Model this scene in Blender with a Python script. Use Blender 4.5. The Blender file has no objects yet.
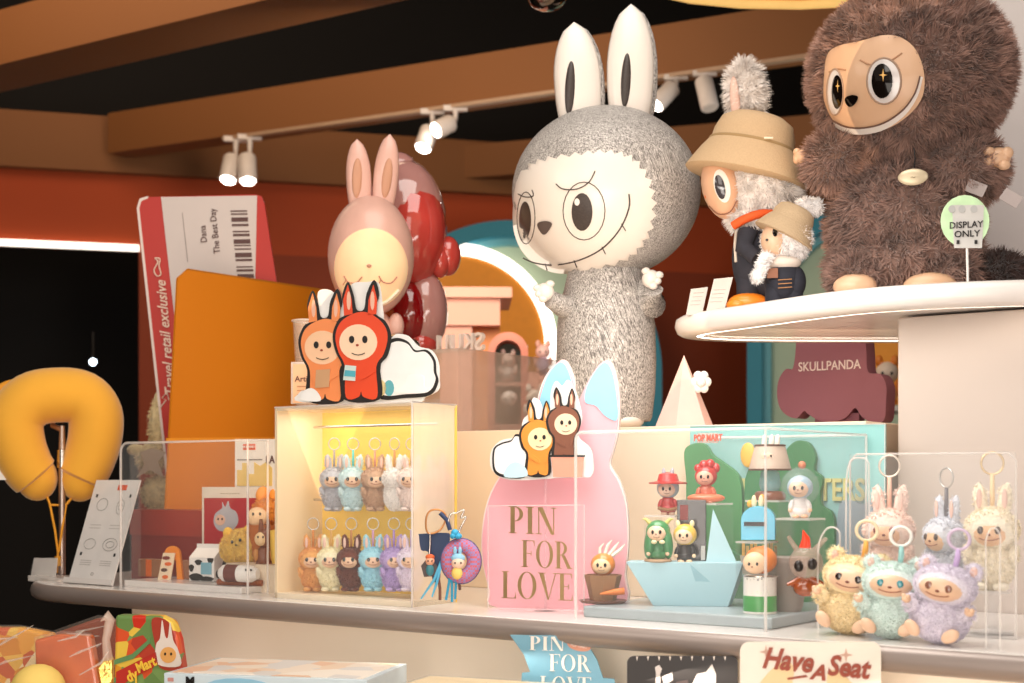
import bpy, math, random
from mathutils import Vector, Matrix, noise
from mathutils.geometry import tessellate_polygon
RN = random.Random(11)
SC = bpy.context.scene
COL = SC.collection
F, CX, HY = 1400.0, 512.0, 479.0
CTOP = 1.05                      # counter top above the floor
CZ = CTOP + .225                 # eye height
CAM = Vector((0, 0, CZ))
U = Vector((-.8098, .5867, 0)); N = Vector((.5867, .8098, 0)); O = Vector((.655, 1.79, 0))
A = math.atan2(-.5867, .8098)    # heading of things set square with the counter
PI = math.pi

# ------------------------------------------------------------------ materials
def lin(h):
    h = h.lstrip('#'); o = []
    for i in (0, 2, 4):
        c = int(h[i:i+2], 16) / 255
        o.append(c/12.92 if c <= .04045 else ((c+.055)/1.055)**2.4)
    return o
MC = {}
def M(hexc, rough=.5, metal=0, var=.08, scale=30, emit=0, coat=0, bump=0, stretch=(1,1,1), sheen=0, sss=0):
    key = (hexc, rough, metal, var, scale, emit, coat, bump, stretch, sheen, sss)
    if key in MC: return MC[key]
    m = bpy.data.materials.new('surface_' + hexc.strip('#')); m.use_nodes = True
    nt = m.node_tree; b = nt.nodes['Principled BSDF']; c = lin(hexc)
    tc = nt.nodes.new('ShaderNodeTexCoord'); mp = nt.nodes.new('ShaderNodeMapping'); mp.inputs['Scale'].default_value = stretch
    nz = nt.nodes.new('ShaderNodeTexNoise'); nz.inputs['Scale'].default_value = scale; nz.inputs['Detail'].default_value = 3
    nt.links.new(tc.outputs['Object'], mp.inputs[0]); nt.links.new(mp.outputs[0], nz.inputs[0])
    mx = nt.nodes.new('ShaderNodeMix'); mx.data_type = 'RGBA'
    mx.inputs[6].default_value = [x*(1-var) for x in c] + [1]; mx.inputs[7].default_value = [min(1, x*(1+var)) for x in c] + [1]
    nt.links.new(nz.outputs[0], mx.inputs[0]); nt.links.new(mx.outputs[2], b.inputs['Base Color'])
    b.inputs['Roughness'].default_value = rough; b.inputs['Metallic'].default_value = metal
    b.inputs['Coat Weight'].default_value = coat; b.inputs['Sheen Weight'].default_value = sheen
    if sss: b.inputs['Subsurface Weight'].default_value = sss; b.inputs['Subsurface Scale'].default_value = .01
    if emit:
        nt.links.new(mx.outputs[2], b.inputs['Emission Color']); b.inputs['Emission Strength'].default_value = emit
    if bump:
        bp = nt.nodes.new('ShaderNodeBump'); bp.inputs['Strength'].default_value = bump; bp.inputs['Distance'].default_value = .004
        nt.links.new(nz.outputs[0], bp.inputs['Height']); nt.links.new(bp.outputs[0], b.inputs['Normal'])
    MC[key] = m; return m
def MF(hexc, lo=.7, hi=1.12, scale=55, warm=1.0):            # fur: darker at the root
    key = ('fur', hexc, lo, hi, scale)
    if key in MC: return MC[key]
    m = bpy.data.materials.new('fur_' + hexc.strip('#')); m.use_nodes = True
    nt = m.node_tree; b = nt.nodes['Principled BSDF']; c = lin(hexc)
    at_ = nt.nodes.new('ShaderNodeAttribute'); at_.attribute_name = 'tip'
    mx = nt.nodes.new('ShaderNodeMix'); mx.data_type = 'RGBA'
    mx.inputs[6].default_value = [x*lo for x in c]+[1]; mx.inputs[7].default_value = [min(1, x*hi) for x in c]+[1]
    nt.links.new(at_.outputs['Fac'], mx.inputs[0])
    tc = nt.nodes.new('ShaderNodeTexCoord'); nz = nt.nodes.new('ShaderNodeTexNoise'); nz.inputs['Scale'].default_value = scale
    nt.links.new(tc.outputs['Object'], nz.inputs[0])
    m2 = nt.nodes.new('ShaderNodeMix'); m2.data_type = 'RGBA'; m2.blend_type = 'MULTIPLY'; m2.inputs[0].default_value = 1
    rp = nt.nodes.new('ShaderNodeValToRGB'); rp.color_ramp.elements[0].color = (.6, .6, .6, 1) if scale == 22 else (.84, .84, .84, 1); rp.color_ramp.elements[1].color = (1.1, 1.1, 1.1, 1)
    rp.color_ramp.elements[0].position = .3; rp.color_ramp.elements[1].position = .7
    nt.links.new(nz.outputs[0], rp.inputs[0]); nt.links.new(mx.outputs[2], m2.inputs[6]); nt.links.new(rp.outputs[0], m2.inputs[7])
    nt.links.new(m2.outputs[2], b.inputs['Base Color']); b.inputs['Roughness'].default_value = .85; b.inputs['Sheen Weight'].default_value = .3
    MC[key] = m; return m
def MG(hexc='#ffffff', opac=.035, rough=.03, gl=1.45):          # acrylic: see-through with a fresnel gloss and a little haze
    key = ('glass', hexc, opac, rough)
    if key in MC: return MC[key]
    m = bpy.data.materials.new('acrylic_' + hexc.strip('#')); m.use_nodes = True
    nt = m.node_tree; nt.nodes.clear(); out = nt.nodes.new('ShaderNodeOutputMaterial')
    tr = nt.nodes.new('ShaderNodeBsdfTransparent'); df = nt.nodes.new('ShaderNodeBsdfPrincipled'); gs = nt.nodes.new('ShaderNodeBsdfGlossy')
    gs.inputs['Roughness'].default_value = rough; c = lin(hexc)
    nz = nt.nodes.new('ShaderNodeTexNoise'); nz.inputs['Scale'].default_value = 3
    ma = nt.nodes.new('ShaderNodeMapRange'); ma.inputs[3].default_value = opac*.85; ma.inputs[4].default_value = min(1, opac*1.15)
    nt.links.new(nz.outputs[0], ma.inputs[0])
    df.inputs['Base Color'].default_value = c+[1]; df.inputs['Roughness'].default_value = .4
    m1 = nt.nodes.new('ShaderNodeMixShader'); nt.links.new(ma.outputs[0], m1.inputs[0]); nt.links.new(tr.outputs[0], m1.inputs[1]); nt.links.new(df.outputs[0], m1.inputs[2])
    lw = nt.nodes.new('ShaderNodeLayerWeight'); lw.inputs[0].default_value = .5
    pw = nt.nodes.new('ShaderNodeMath'); pw.operation = 'POWER'; pw.inputs[1].default_value = 4; nt.links.new(lw.outputs['Facing'], pw.inputs[0])
    fr = nt.nodes.new('ShaderNodeMapRange'); fr.inputs[3].default_value = .01; fr.inputs[4].default_value = .2; nt.links.new(pw.outputs[0], fr.inputs[0])
    m2 = nt.nodes.new('ShaderNodeMixShader'); nt.links.new(fr.outputs[0], m2.inputs[0]); nt.links.new(m1.outputs[0], m2.inputs[1]); nt.links.new(gs.outputs[0], m2.inputs[2])
    nt.links.new(m2.outputs[0], out.inputs[0]); MC[key] = m; return m
def Mhatch():
    m = bpy.data.materials.new('pencil_hatching'); m.use_nodes = True
    nt = m.node_tree; b = nt.nodes['Principled BSDF']; tc = nt.nodes.new('ShaderNodeTexCoord'); prev = None
    for i, (ry, sc, st) in enumerate(((.35, (2300, 2300, 110), .50), (-.5, (2100, 2100, 100), .55), (1.25, (1900, 1900, 120), .56))):
        mp = nt.nodes.new('ShaderNodeMapping'); mp.inputs['Scale'].default_value = (1, 1, 1); mp.inputs['Rotation'].default_value = (0, ry, 0)
        m3 = nt.nodes.new('ShaderNodeMapping'); m3.inputs['Scale'].default_value = sc
        nz = nt.nodes.new('ShaderNodeTexNoise'); nz.inputs['Scale'].default_value = .33; nz.inputs['Detail'].default_value = 1
        nt.links.new(tc.outputs['Object'], mp.inputs[0]); nt.links.new(mp.outputs[0], m3.inputs[0]); nt.links.new(m3.outputs[0], nz.inputs[0])
        r = nt.nodes.new('ShaderNodeValToRGB'); e = r.color_ramp.elements
        e[0].position = st-.1; e[0].color = (.25, .24, .24, 1); e[1].position = st+.03; e[1].color = (1, 1, 1, 1)
        nt.links.new(nz.outputs[0], r.inputs[0])
        if prev is None: prev = r.outputs[0]
        else:
            x = nt.nodes.new('ShaderNodeMix'); x.data_type = 'RGBA'; x.blend_type = 'MULTIPLY'; x.inputs[0].default_value = .45
            nt.links.new(prev, x.inputs[6]); nt.links.new(r.outputs[0], x.inputs[7]); prev = x.outputs[2]
    x = nt.nodes.new('ShaderNodeMix'); x.data_type = 'RGBA'; x.blend_type = 'MULTIPLY'; x.inputs[0].default_value = 1; x.inputs[7].default_value = (.8, .77, .75, 1)
    nt.links.new(prev, x.inputs[6]); nt.links.new(x.outputs[2], b.inputs['Base Color']); b.inputs['Roughness'].default_value = .45
    return m
def Mcheck(h1, h2, scale):
    m = bpy.data.materials.new('gingham'); m.use_nodes = True
    nt = m.node_tree; b = nt.nodes['Principled BSDF']; tc = nt.nodes.new('ShaderNodeTexCoord'); ck = nt.nodes.new('ShaderNodeTexChecker')
    ck.inputs['Scale'].default_value = scale; ck.inputs[1].default_value = lin(h1)+[1]; ck.inputs[2].default_value = lin(h2)+[1]
    nt.links.new(tc.outputs['Object'], ck.inputs[0]); nt.links.new(ck.outputs[0], b.inputs['Base Color']); b.inputs['Roughness'].default_value = .9
    return m
def Msplat(cols, scale):                                        # printed paper with patches of colour
    key = ('splat',) + tuple(cols) + (scale,)
    if key in MC: return MC[key]
    m = bpy.data.materials.new('printed_paper'); m.use_nodes = True
    nt = m.node_tree; b = nt.nodes['Principled BSDF']; tc = nt.nodes.new('ShaderNodeTexCoord'); v = nt.nodes.new('ShaderNodeTexVoronoi')
    v.inputs['Scale'].default_value = scale; r = nt.nodes.new('ShaderNodeValToRGB'); r.color_ramp.interpolation = 'CONSTANT'
    sp = nt.nodes.new('ShaderNodeSeparateColor')
    while len(r.color_ramp.elements) < len(cols): r.color_ramp.elements.new(.5)
    for i, c in enumerate(cols):
        r.color_ramp.elements[i].position = i/len(cols); r.color_ramp.elements[i].color = lin(c)+[1]
    nt.links.new(tc.outputs['Object'], v.inputs[0]); nt.links.new(v.outputs['Color'], sp.inputs[0]); nt.links.new(sp.outputs[0], r.inputs[0])
    nt.links.new(r.outputs[0], b.inputs['Base Color']); b.inputs['Roughness'].default_value = .35
    MC[key] = m; return m
HATCH = Mhatch()
WHITE = M('#ece6e0', .4, var=.03); BLACK = M('#16110f', .35); SKIN = M('#e9b98e', .38, coat=.3, var=.05, scale=8)
EYE = M('#120c0a', .08, coat=1); CHROME = M('#c9c4be', .2, 1); GLASS = MG(); EDGE = MG('#fff8f2', .38, .1)  # EDGE is whiter acrylic: the edge highlight is put into its colour
CREAMB = M('#ead2b4', .5, var=.03, scale=3); RODM = M('#b9a79c', .3, .9)

# ------------------------------------------------------------------ mesh building
class MB:
    def __init__(s): s.v = []; s.f = []; s.t = []
    def add(s, vs, fs, t=None):
        n = len(s.v); s.v += [tuple(v) for v in vs]; s.f += [tuple(i+n for i in f) for f in fs]
        s.t += (t if t else [.35]*len(vs)); return s
    def box(s, c, d, rot=None):
        vs = [Vector((x*d[0]/2, y*d[1]/2, z*d[2]/2)) for x in (-1, 1) for y in (-1, 1) for z in (-1, 1)]
        if rot: vs = [rot @ v for v in vs]
        return s.add([v+Vector(c) for v in vs], [(0,1,3,2),(4,6,7,5),(0,4,5,1),(2,3,7,6),(0,2,6,4),(1,5,7,3)])
    def ell(s, c, r, rot=None, seg=20, rings=12, half=False):
        vs = []; fs = []; c = Vector(c); R0 = rings//2 if half else rings
        for i in range(R0+1):
            th = PI*i/rings
            for j in range(seg):
                ph = 2*PI*j/seg; v = Vector((r[0]*math.sin(th)*math.cos(ph), r[1]*math.sin(th)*math.sin(ph), r[2]*math.cos(th)))
                if rot: v = rot @ v
                vs.append(v+c)
        for i in range(R0):
            for j in range(seg):
                a, b = i*seg+j, i*seg+(j+1) % seg; fs.append((a, a+seg, b+seg, b))
        return s.add(vs, fs)
    def tube(s, pts, rad, seg=8, closed=False):
        pts = [Vector(p) for p in pts]; n = len(pts); rad = rad if isinstance(rad, (list, tuple)) else [rad]*n
        vs = []; fs = []; up = Vector((0, 1, 0))
        for i, p in enumerate(pts):
            a = pts[(i-1) % n] if (closed or i) else p; b = pts[(i+1) % n] if (closed or i < n-1) else p
            d = (b-a).normalized(); x = d.cross(up)
            if x.length < .1: x = d.cross(Vector((1, 0, 0)))
            x.normalize(); y = d.cross(x)
            for j in range(seg):
                q = 2*PI*j/seg; vs.append(p + x*math.cos(q)*rad[i] + y*math.sin(q)*rad[i])
        for i in range(n if closed else n-1):
            for j in range(seg):
                a, b = i*seg+j, i*seg+(j+1) % seg; c = ((i+1) % n)*seg
                fs.append((a, b, c+(j+1) % seg, c+j))
        if not closed: fs += [tuple(range(seg))[::-1], tuple(range((n-1)*seg, n*seg))]
        return s.add(vs, fs)
    def lathe(s, prof, c=(0,0,0), seg=28, rot=None, sy=1.0):
        vs = []; fs = []; c = Vector(c)
        for r, z in prof:
            for j in range(seg):
                q = 2*PI*j/seg; v = Vector((r*math.cos(q), r*math.sin(q)*sy, z)); v = rot @ v if rot else v
                vs.append(v+c)
        for i in range(len(prof)-1):
            for j in range(seg):
                a, b = i*seg+j, i*seg+(j+1) % seg; fs.append((a, b, b+seg, a+seg))
        fs += [tuple(range(seg))[::-1], tuple(range((len(prof)-1)*seg, len(prof)*seg))]
        return s.add(vs, fs)
    def prism(s, out, y0, y1):                                # outline in local X,Z pushed from y0 to y1
        n = len(out); vs = [Vector((x, y0, z)) for x, z in out]+[Vector((x, y1, z)) for x, z in out]
        tri = tessellate_polygon([[Vector((x, z, 0)) for x, z in out]])
        fs = [tuple(t) for t in tri] + [tuple(i+n for i in t)[::-1] for t in tri]
        fs += [(i, i+n, (i+1) % n+n, (i+1) % n) for i in range(n)]
        return s.add(vs, fs)
    def slab(s, out, z0, z1):                                 # outline in plan
        n = len(out); vs = [Vector((x, y, z0)) for x, y in out]+[Vector((x, y, z1)) for x, y in out]
        tri = tessellate_polygon([[Vector((x, y, 0)) for x, y in out]])
        fs = [tuple(t) for t in tri] + [tuple(i+n for i in t)[::-1] for t in tri]
        fs += [(i, i+n, (i+1) % n+n, (i+1) % n) for i in range(n)]
        return s.add(vs, fs)
    def leaf(s, base, tip, w, d, seg=16, rings=12, pk=.45):    # long ear
        base = Vector(base); tip = Vector(tip); ax = tip-base; L = ax.length; ax.normalize()
        y = Vector((0, 1, 0)); x = y.cross(ax).normalized(); y = ax.cross(x); vs = []; fs = []
        for i in range(rings+1):
            t = i/rings
            k = math.sqrt(max(0, 1-((t-pk)/(1-pk))**2))**1.15 if t > pk else .72+.28*math.sqrt(max(0, 1-((pk-t)/pk)**2))
            for j in range(seg):
                q = 2*PI*j/seg; vs.append(base+ax*L*t+x*math.cos(q)*w*max(k, .01)+y*math.sin(q)*d*max(k, .01))
        for i in range(rings):
            for j in range(seg):
                a, b = i*seg+j, i*seg+(j+1) % seg; fs.append((a, b, b+seg, a+seg))
        fs.append(tuple(range(seg))[::-1]); return s.add(vs, fs)
    def fur(s, c, r, n, L, w, skip=None, droop=.25, clump=.55, rot=None, cs=None):
        c = Vector(c); vs = []; fs = []; t = []; cs = cs or 3.2/max(r)
        for _ in range(n):
            z = RN.uniform(-1, 1); ph = RN.uniform(0, 2*PI); q = math.sqrt(1-z*z)
            u = Vector((q*math.cos(ph), q*math.sin(ph), z))
            p = Vector((u.x*r[0], u.y*r[1], u.z*r[2])); nm = Vector((u.x/r[0], u.y/r[1], u.z/r[2])).normalized()
            if rot: p = rot @ p; nm = rot @ nm
            p += c
            if skip and skip(p, nm): continue
            nv = noise.noise_vector(p*cs*2.2)
            d = (nm*.8 + nv*clump*1.6 + Vector((0, 0, -droop)) + Vector((RN.uniform(-.25,.25), RN.uniform(-.25,.25), RN.uniform(-.25,.25)))).normalized()
            if d.dot(nm) < .12: d = (d + nm*.5).normalized()
            x = d.cross(nm)
            if x.length < .05: x = d.cross(Vector((0, 0, 1)))
            if RN.random() < .5: x = d.cross(Vector((RN.random()-.5, RN.random()-.5, RN.random()-.5)))
            x.normalize(); l = L*RN.uniform(.6, 1.3); k = len(vs)
            vs += [p - x*w*.5, p + x*w*.5, p + d*l]; fs.append((k, k+1, k+2)); t += [.25, .25, 1.0]
        return s.add(vs, fs, t)
    def data(s, name, mat, smooth=True):
        me = bpy.data.meshes.new(name); me.from_pydata(s.v, [], s.f); me.materials.append(mat)
        at_ = me.attributes.new('tip', 'FLOAT', 'POINT'); at_.data.foreach_set('value', s.t)
        if smooth: me.polygons.foreach_set('use_smooth', [True]*len(me.polygons))
        me.update(); return me
def setp(o, label=None, cat=None, group=None, kind=None):
    if label: o['label'] = label
    if cat: o['category'] = cat
    if group: o['group'] = group
    if kind: o['kind'] = kind
    return o
def build(name, mb, mat, parent=None, smooth=True, bev=0, label=None):
    me = mb.data(name, mat, smooth)
    if smooth and hasattr(me, 'set_sharp_from_angle'): me.set_sharp_from_angle(angle=math.radians(50))
    o = bpy.data.objects.new(name, me); COL.objects.link(o); o.parent = parent
    if bev:
        b = o.modifiers.new('bevel', 'BEVEL'); b.width = bev; b.segments = 3; b.limit_method = 'ANGLE'
    if label: o['label'] = label
    return o
def struct(name, mb, mat, smooth=False, bev=0):
    return setp(build(name, mb, mat, None, smooth, bev), kind='structure')
def stuffD(px, t):                                              # depth of counter line t at picture column px
    k = (px-CX)/F; b = O+N*t; s = (k*b.y-b.x)/(U.x-k*U.y); return (b+U*s).y, s
def at(px, py, D): return Vector(((px-CX)/F*D, D, CZ+(HY-py)/F*D))
def ST(s, t, z=0): return O+U*s+N*t+Vector((0, 0, CTOP+z))

class T:                                                        # a thing with its own upright frame
    def __init__(s, name, label, cat, px, py, D, a=None, group=None, z=None, kind=None):
        loc = at(px, py, D)
        if z is not None: loc.z = z
        s.a = -math.atan((px-CX)/F) if a is None else a
        s.o = bpy.data.objects.new(name, None); COL.objects.link(s.o); s.o.empty_display_size = .02
        s.o.location = loc; s.o.rotation_euler = (0, 0, s.a); setp(s.o, label, cat, group, kind)
        s.loc = loc; s.u = D/F; s.ny = Vector((-math.sin(s.a), math.cos(s.a), 0)); s.inv = Matrix.Rotation(-s.a, 3, 'Z')
    def p(s, px, py, d=0):                                      # d metres behind the frame's own plane
        dr = Vector(((px-CX)/F, 1, (HY-py)/F)); k = (s.loc+s.ny*d-CAM).dot(s.ny)/dr.dot(s.ny)
        return s.inv @ (CAM+dr*k-s.loc)
    def xz(s, pts, d=0): return [((q := s.p(x, y, d)).x, q.z) for x, y in pts]
    def E(s, px, py, rx, rz, ry=None, d=0, rot=0):              # ellipsoid, all in picture units at the frame's depth
        u = s.u; return (s.p(px, py, d*u), (rx*u, (ry if ry is not None else min(rx, rz))*u, rz*u), Matrix.Rotation(math.radians(rot), 3, 'Y'))
    def ell(s, name, mat, *e, parent=None, fur=None, bev=0, label=None, **k):
        mb = MB(); es = e if isinstance(e[0], (tuple, list)) else (e,)
        for q in es:
            c, r, ro = s.E(*q[:4], **({'ry': q[4]} if len(q) > 4 and q[4] is not None else {}), **({'d': q[5]} if len(q) > 5 else {}), **({'rot': q[6]} if len(q) > 6 else {}))
            mb.ell(c, r, ro)
            if fur: mb.fur(c, r, int(fur[0]*r[0]*r[2]/(es and sum((x[2]*s.u)*(x[3]*s.u) for x in es))), fur[1]*s.u, fur[2]*s.u, rot=ro, **k)
        return build(name, mb, mat, parent or s.o, label=label)
    def surf(s, E, px, py, off=0):                              # picture point dropped on the front of ellipsoid E
        c, r, ro = E; d = c.y-r[1]*.6; q = None
        for _ in range(4):
            q = s.p(px, py, d); l = ro.inverted() @ (q-c); m = 1-(l.x/r[0])**2-(l.z/r[2])**2
            d = c.y-r[1]*math.sqrt(max(m, .0))
        q = s.p(px, py, d-off*s.u); return q
    def decal(s, name, mat, E, pts, off=1.8, parent=None, rings=7, smooth=True):
        cx = sum(p[0] for p in pts)/len(pts); cy = sum(p[1] for p in pts)/len(pts); n = len(pts)
        vs = [s.surf(E, cx, cy, off)]; fs = []
        for i in range(1, rings+1):
            for x, y in pts: vs.append(s.surf(E, cx+(x-cx)*i/rings, cy+(y-cy)*i/rings, off))
        for x, y in pts: vs.append(s.surf(E, x, y, -1.5))
        for j in range(n): fs.append((0, 1+(j+1) % n, 1+j))
        for i in range(rings):
            for j in range(n):
                a = 1+i*n+j; b = 1+i*n+(j+1) % n; fs.append((a, b, b+n, a+n))
        return build(name, MB().add(vs, fs), mat, parent or s.o, smooth)
    def edecal(s, name, mat, E, cx, cy, rx, ry, off=1.2, rot=0, parent=None, n=22):
        return s.decal(name, mat, E, ellp(cx, cy, rx, ry, n, rot), off, parent, 4)
    def line(s, name, mat, E, pts, r, off=1.0, parent=None, closed=False):
        return build(name, MB().tube([s.surf(E, x, y, off) for x, y in pts], r*s.u, 6, closed), mat, parent or s.o)
    def flat(s, name, mat, pts, y0, y1, parent=None, bev=0, label=None):   # flat board cut to an outline; y in metres
        return build(name, MB().prism(s.xz(pts, y0), y0, y1), mat, parent or s.o, False, bev, label)
    def box(s, name, mat, x0, y0, x1, y1, d0, d1, parent=None, bev=0, label=None):  # from the near face's corners in the picture
        a = s.p(x0, y1, d0); b = s.p(x1, y0, d0)
        return build(name, MB().box(((a.x+b.x)/2, (d0+d1)/2, (a.z+b.z)/2), (abs(b.x-a.x), d1-d0, abs(b.z-a.z))), mat, parent or s.o, False, bev, label)
    def tube(s, name, mat, pts, r, parent=None, closed=False, seg=8, label=None):   # pts (px,py[,d px])
        q = [s.p(p[0], p[1], (p[2] if len(p) > 2 else 0)*s.u) for p in pts]
        rr = [x*s.u for x in r] if isinstance(r, (list, tuple)) else r*s.u
        return build(name, MB().tube(q, rr, seg, closed), mat, parent or s.o, label=label)
    def text(s, body, px, py, size, mat, d=-.002, rot=0, shear=0, parent=None, ex=.0006, bold=0, sx=1, mirror=False, align='CENTER'):
        cu = bpy.data.curves.new('lettering', 'FONT'); cu.body = body; cu.size = size*s.u*1.38; cu.extrude = ex; cu.shear = shear; cu.offset = bold*s.u
        cu.align_x = align; cu.align_y = 'CENTER'; cu.resolution_u = 3
        ob = bpy.data.objects.new('tmp', cu); COL.objects.link(ob); dg = bpy.context.evaluated_depsgraph_get(); dg.update()
        me = bpy.data.meshes.new_from_object(ob.evaluated_get(dg)); bpy.data.objects.remove(ob)
        q = s.p(px, py, d); mt = Matrix.Translation(q) @ Matrix.Rotation(PI if mirror else 0, 4, 'Z') @ Matrix.Rotation(math.radians(rot), 4, 'Y') @ Matrix.Rotation(PI/2, 4, 'X') @ Matrix.Diagonal((sx, 1, 1, 1))
        me.transform(mt); me.materials.clear(); me.materials.append(mat)
        o = bpy.data.objects.new('lettering', me); COL.objects.link(o); o.parent = parent or s.o; return o
def ellp(cx, cy, rx, ry, n=24, rot=0):
    c, q = math.cos(math.radians(rot)), math.sin(math.radians(rot)); o = []
    for i in range(n):
        x, y = rx*math.cos(2*PI*i/n), ry*math.sin(2*PI*i/n); o.append((cx+x*c-y*q, cy+x*q+y*c))
    return o
def smooth_loop(pts, k=5, closed=True):
    o = []; n = len(pts)
    for i in range(n if closed else n-1):
        g = (lambda j: pts[j % n]) if closed else (lambda j: pts[min(max(j, 0), n-1)])
        p0, p1, p2, p3 = g(i-1), g(i), g(i+1), g(i+2)
        for j in range(k):
            t = j/k; o.append(tuple(.5*((2*b)+(-a+c)*t+(2*a-5*b+4*c-d)*t*t+(-a+3*b-3*c+d)*t**3) for a, b, c, d in zip(p0, p1, p2, p3)))
    if not closed: o.append(pts[-1])
    return o
def inside(pt, poly):
    x, y = pt; r = False; j = len(poly)-1
    for i in range(len(poly)):
        xi, yi = poly[i]; xj, yj = poly[j]
        if (yi > y) != (yj > y) and x < (xj-xi)*(y-yi)/(yj-yi)+xi: r = not r
        j = i
    return r
def rrect(x0, y0, x1, y1, r=4, n=5):
    o = []
    for cx, cy, a in ((x1-r, y0+r, -90), (x1-r, y1-r, 0), (x0+r, y1-r, 90), (x0+r, y0+r, 180)):
        for i in range(n+1):
            q = math.radians(a+90*i/n); o.append((cx+r*math.cos(q), cy+r*math.sin(q)))
    return o
# high-contrast display capitals
def arc(cx, cz, rx, rz, ix, iz, a0, a1, n=18):
    o = [(cx+rx*math.cos(math.radians(a0+(a1-a0)*i/n)), cz+rz*math.sin(math.radians(a0+(a1-a0)*i/n))) for i in range(n+1)]
    i_ = [(cx+ix*math.cos(math.radians(a0+(a1-a0)*i/n)), cz+iz*math.sin(math.radians(a0+(a1-a0)*i/n))) for i in range(n+1)]
    return [[o[i], o[i+1], i_[i+1], i_[i]] for i in range(n)]
def rc(a, b, c, d): return [(a, b), (c, b), (c, d), (a, d)]
def glyph(ch):
    S = [rc(.10, 0, .27, 1)]; se = [rc(.02, 0, .35, .03), rc(.02, .97, .35, 1)]
    if ch == 'P': return S+se+arc(.27, .72, .34, .28, .19, .25, 90, -90), .66
    if ch == 'I': return S+se, .38
    if ch == 'N': return [rc(.10, 0, .14, 1), [(.08, 1), (.28, 1), (.74, 0), (.62, 0)], rc(.70, 0, .74, 1), rc(0, 0, .24, .03), rc(.60, .97, .84, 1)], .86
    if ch == 'F': return S+se+[rc(.27, .97, .66, 1), [(.60, .97), (.66, .97), (.66, .78)], rc(.27, .5, .5, .53), rc(.48, .42, .51, .61)], .68
    if ch == 'O': return arc(.44, .5, .42, .51, .26, .485, 0, 360, 40), .9
    if ch == 'R': return S+se+arc(.27, .74, .34, .26, .19, .23, 90, -90)+[[(.34, .50), (.50, .50), (.82, 0), (.64, 0)], rc(.62, 0, .88, .03)], .86
    if ch == 'L': return S+se+[rc(.27, 0, .66, .03), [(.60, .03), (.66, .03), (.66, .24)]], .68
    if ch == 'V': return [[(.04, 1), (.24, 1), (.48, 0), (.42, 0)], [(.44, 0), (.48, .03), (.80, 1), (.76, 1)], rc(-.02, .97, .32, 1), rc(.66, .97, .9, 1)], .84
    if ch == 'E': return S+se+[rc(.27, .97, .62, 1), [(.56, .97), (.62, .97), (.62, .80)], rc(.27, 0, .66, .03), [(.60, .03), (.66, .03), (.66, .22)], rc(.27, .5, .48, .53), rc(.46, .42, .49, .61)], .68
def words(t, name, mat, s, x, y, w, h, d, skew=0, parent=None):     # s written from (x,y) bottom-left, w wide, h high, picture units
    x00 = x; tot = sum(glyph(c)[1] for c in s)+.04*(len(s)-1)
    for c in s:
        gl, gw = glyph(c); mb = MB(); k = w/tot
        for poly in gl:
            mb.prism([(q.x, q.z) for q in (t.p(x+px*k, y-pz*h+skew*(x-x00+px*k), d) for px, pz in poly)], d, d+.0012)
        build(name, mb, mat, parent or t.o, False); x += (gw+.04)*k

# ------------------------------------------------------------------ camera
cam = bpy.data.cameras.new('camera'); co = bpy.data.objects.new('camera', cam); COL.objects.link(co)
co.location = CAM; co.rotation_euler = (PI/2, 0, 0); cam.sensor_width = 36; cam.lens = 36*F/1024
cam.shift_y = (HY-341.5)/1024; cam.clip_start = .05
cam.dof.use_dof = True; cam.dof.focus_distance = 2.5; cam.dof.aperture_fstop = 4.8
SC.camera = co
SC.view_settings.view_transform = 'Standard'; SC.view_settings.look = 'None'; SC.view_settings.exposure = -.12

# ------------------------------------------------------------------ room
WP = Vector((-2.38, 6.5, 0)); WD = Vector((.963, .27, 0)).normalized(); WN = Vector((.27, -.963, 0)).normalized()
def wallpt(px, py):
    k = (px-CX)/F; a = (k*WP.y-WP.x)/(WD.x-k*WD.y); D = WP.y+WD.y*a; return at(px, py, D), a
def wslab(name, px0, px1, z0, z1, th, off, mat, st=True):
    a0 = wallpt(px0, 300)[1]; a1 = wallpt(px1, 300)[1]; p0 = WP+WD*a0+WN*off; p1 = WP+WD*a1+WN*off; q = WN*(-th)
    mb = MB().slab([(p0.x, p0.y), (p1.x, p1.y), (p1.x+q.x, p1.y+q.y), (p0.x+q.x, p0.y+q.y)], z0, z1)
    return struct(name, mb, mat) if st else build(name, mb, mat, None, False)
zb = lambda py, px=0: wallpt(px, py)[0].z
TERRA = M('#a8400f', .75, var=.06, scale=2); BEIGE = M('#7e4e24', .7, var=.05, scale=2)
DARK = M('#0e0907', .8, var=.3, scale=3); FL = M('#2a2220', .5)
RED2 = M('#86320c', .75, var=.08, scale=1.5)
wslab('wall_back', -500, 1800, zb(243), zb(168), .12, 0, TERRA)
wslab('wall_fascia', -500, 1800, zb(168)+.0, zb(112), .2, .06, BEIGE)
wslab('wall_center', 139, 1800, 0, zb(243), .12, 0, RED2)
wslab('wall_recess', -700, 400, 0, 4.2, .1, -1.3, DARK)
wslab('wall_upper', -900, 2600, zb(112), 4.3, .1, -.9, DARK)
struct('floor', MB().box((0, 4, -.05), (14, 15, .1)), FL)
struct('ceiling', MB().box((0, 4, 4.35), (14, 15, .1)), DARK)
struct('wall_left', MB().box((-7, 4, 2.1), (.1, 15, 4.4)), DARK)
struct('wall_right', MB().box((7, 4, 2.1), (.1, 15, 4.4)), DARK)
LED = M('#fff2e2', .5, emit=2.5, var=0); LEDW = M('#fff6ec', .5, emit=2.6, var=0)
wslab('trim_1', -500, 139, zb(246), zb(240), .02, .03, LED)
t = T('round_mirror', 'huge black round shape on the dark wall behind the neck pillow', 'wall decoration', -30, 400, 8.2)
t.flat('disc', M('#050404', .5), ellp(-30, 400, 108, 125, 40), -.02, 0)
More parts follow.
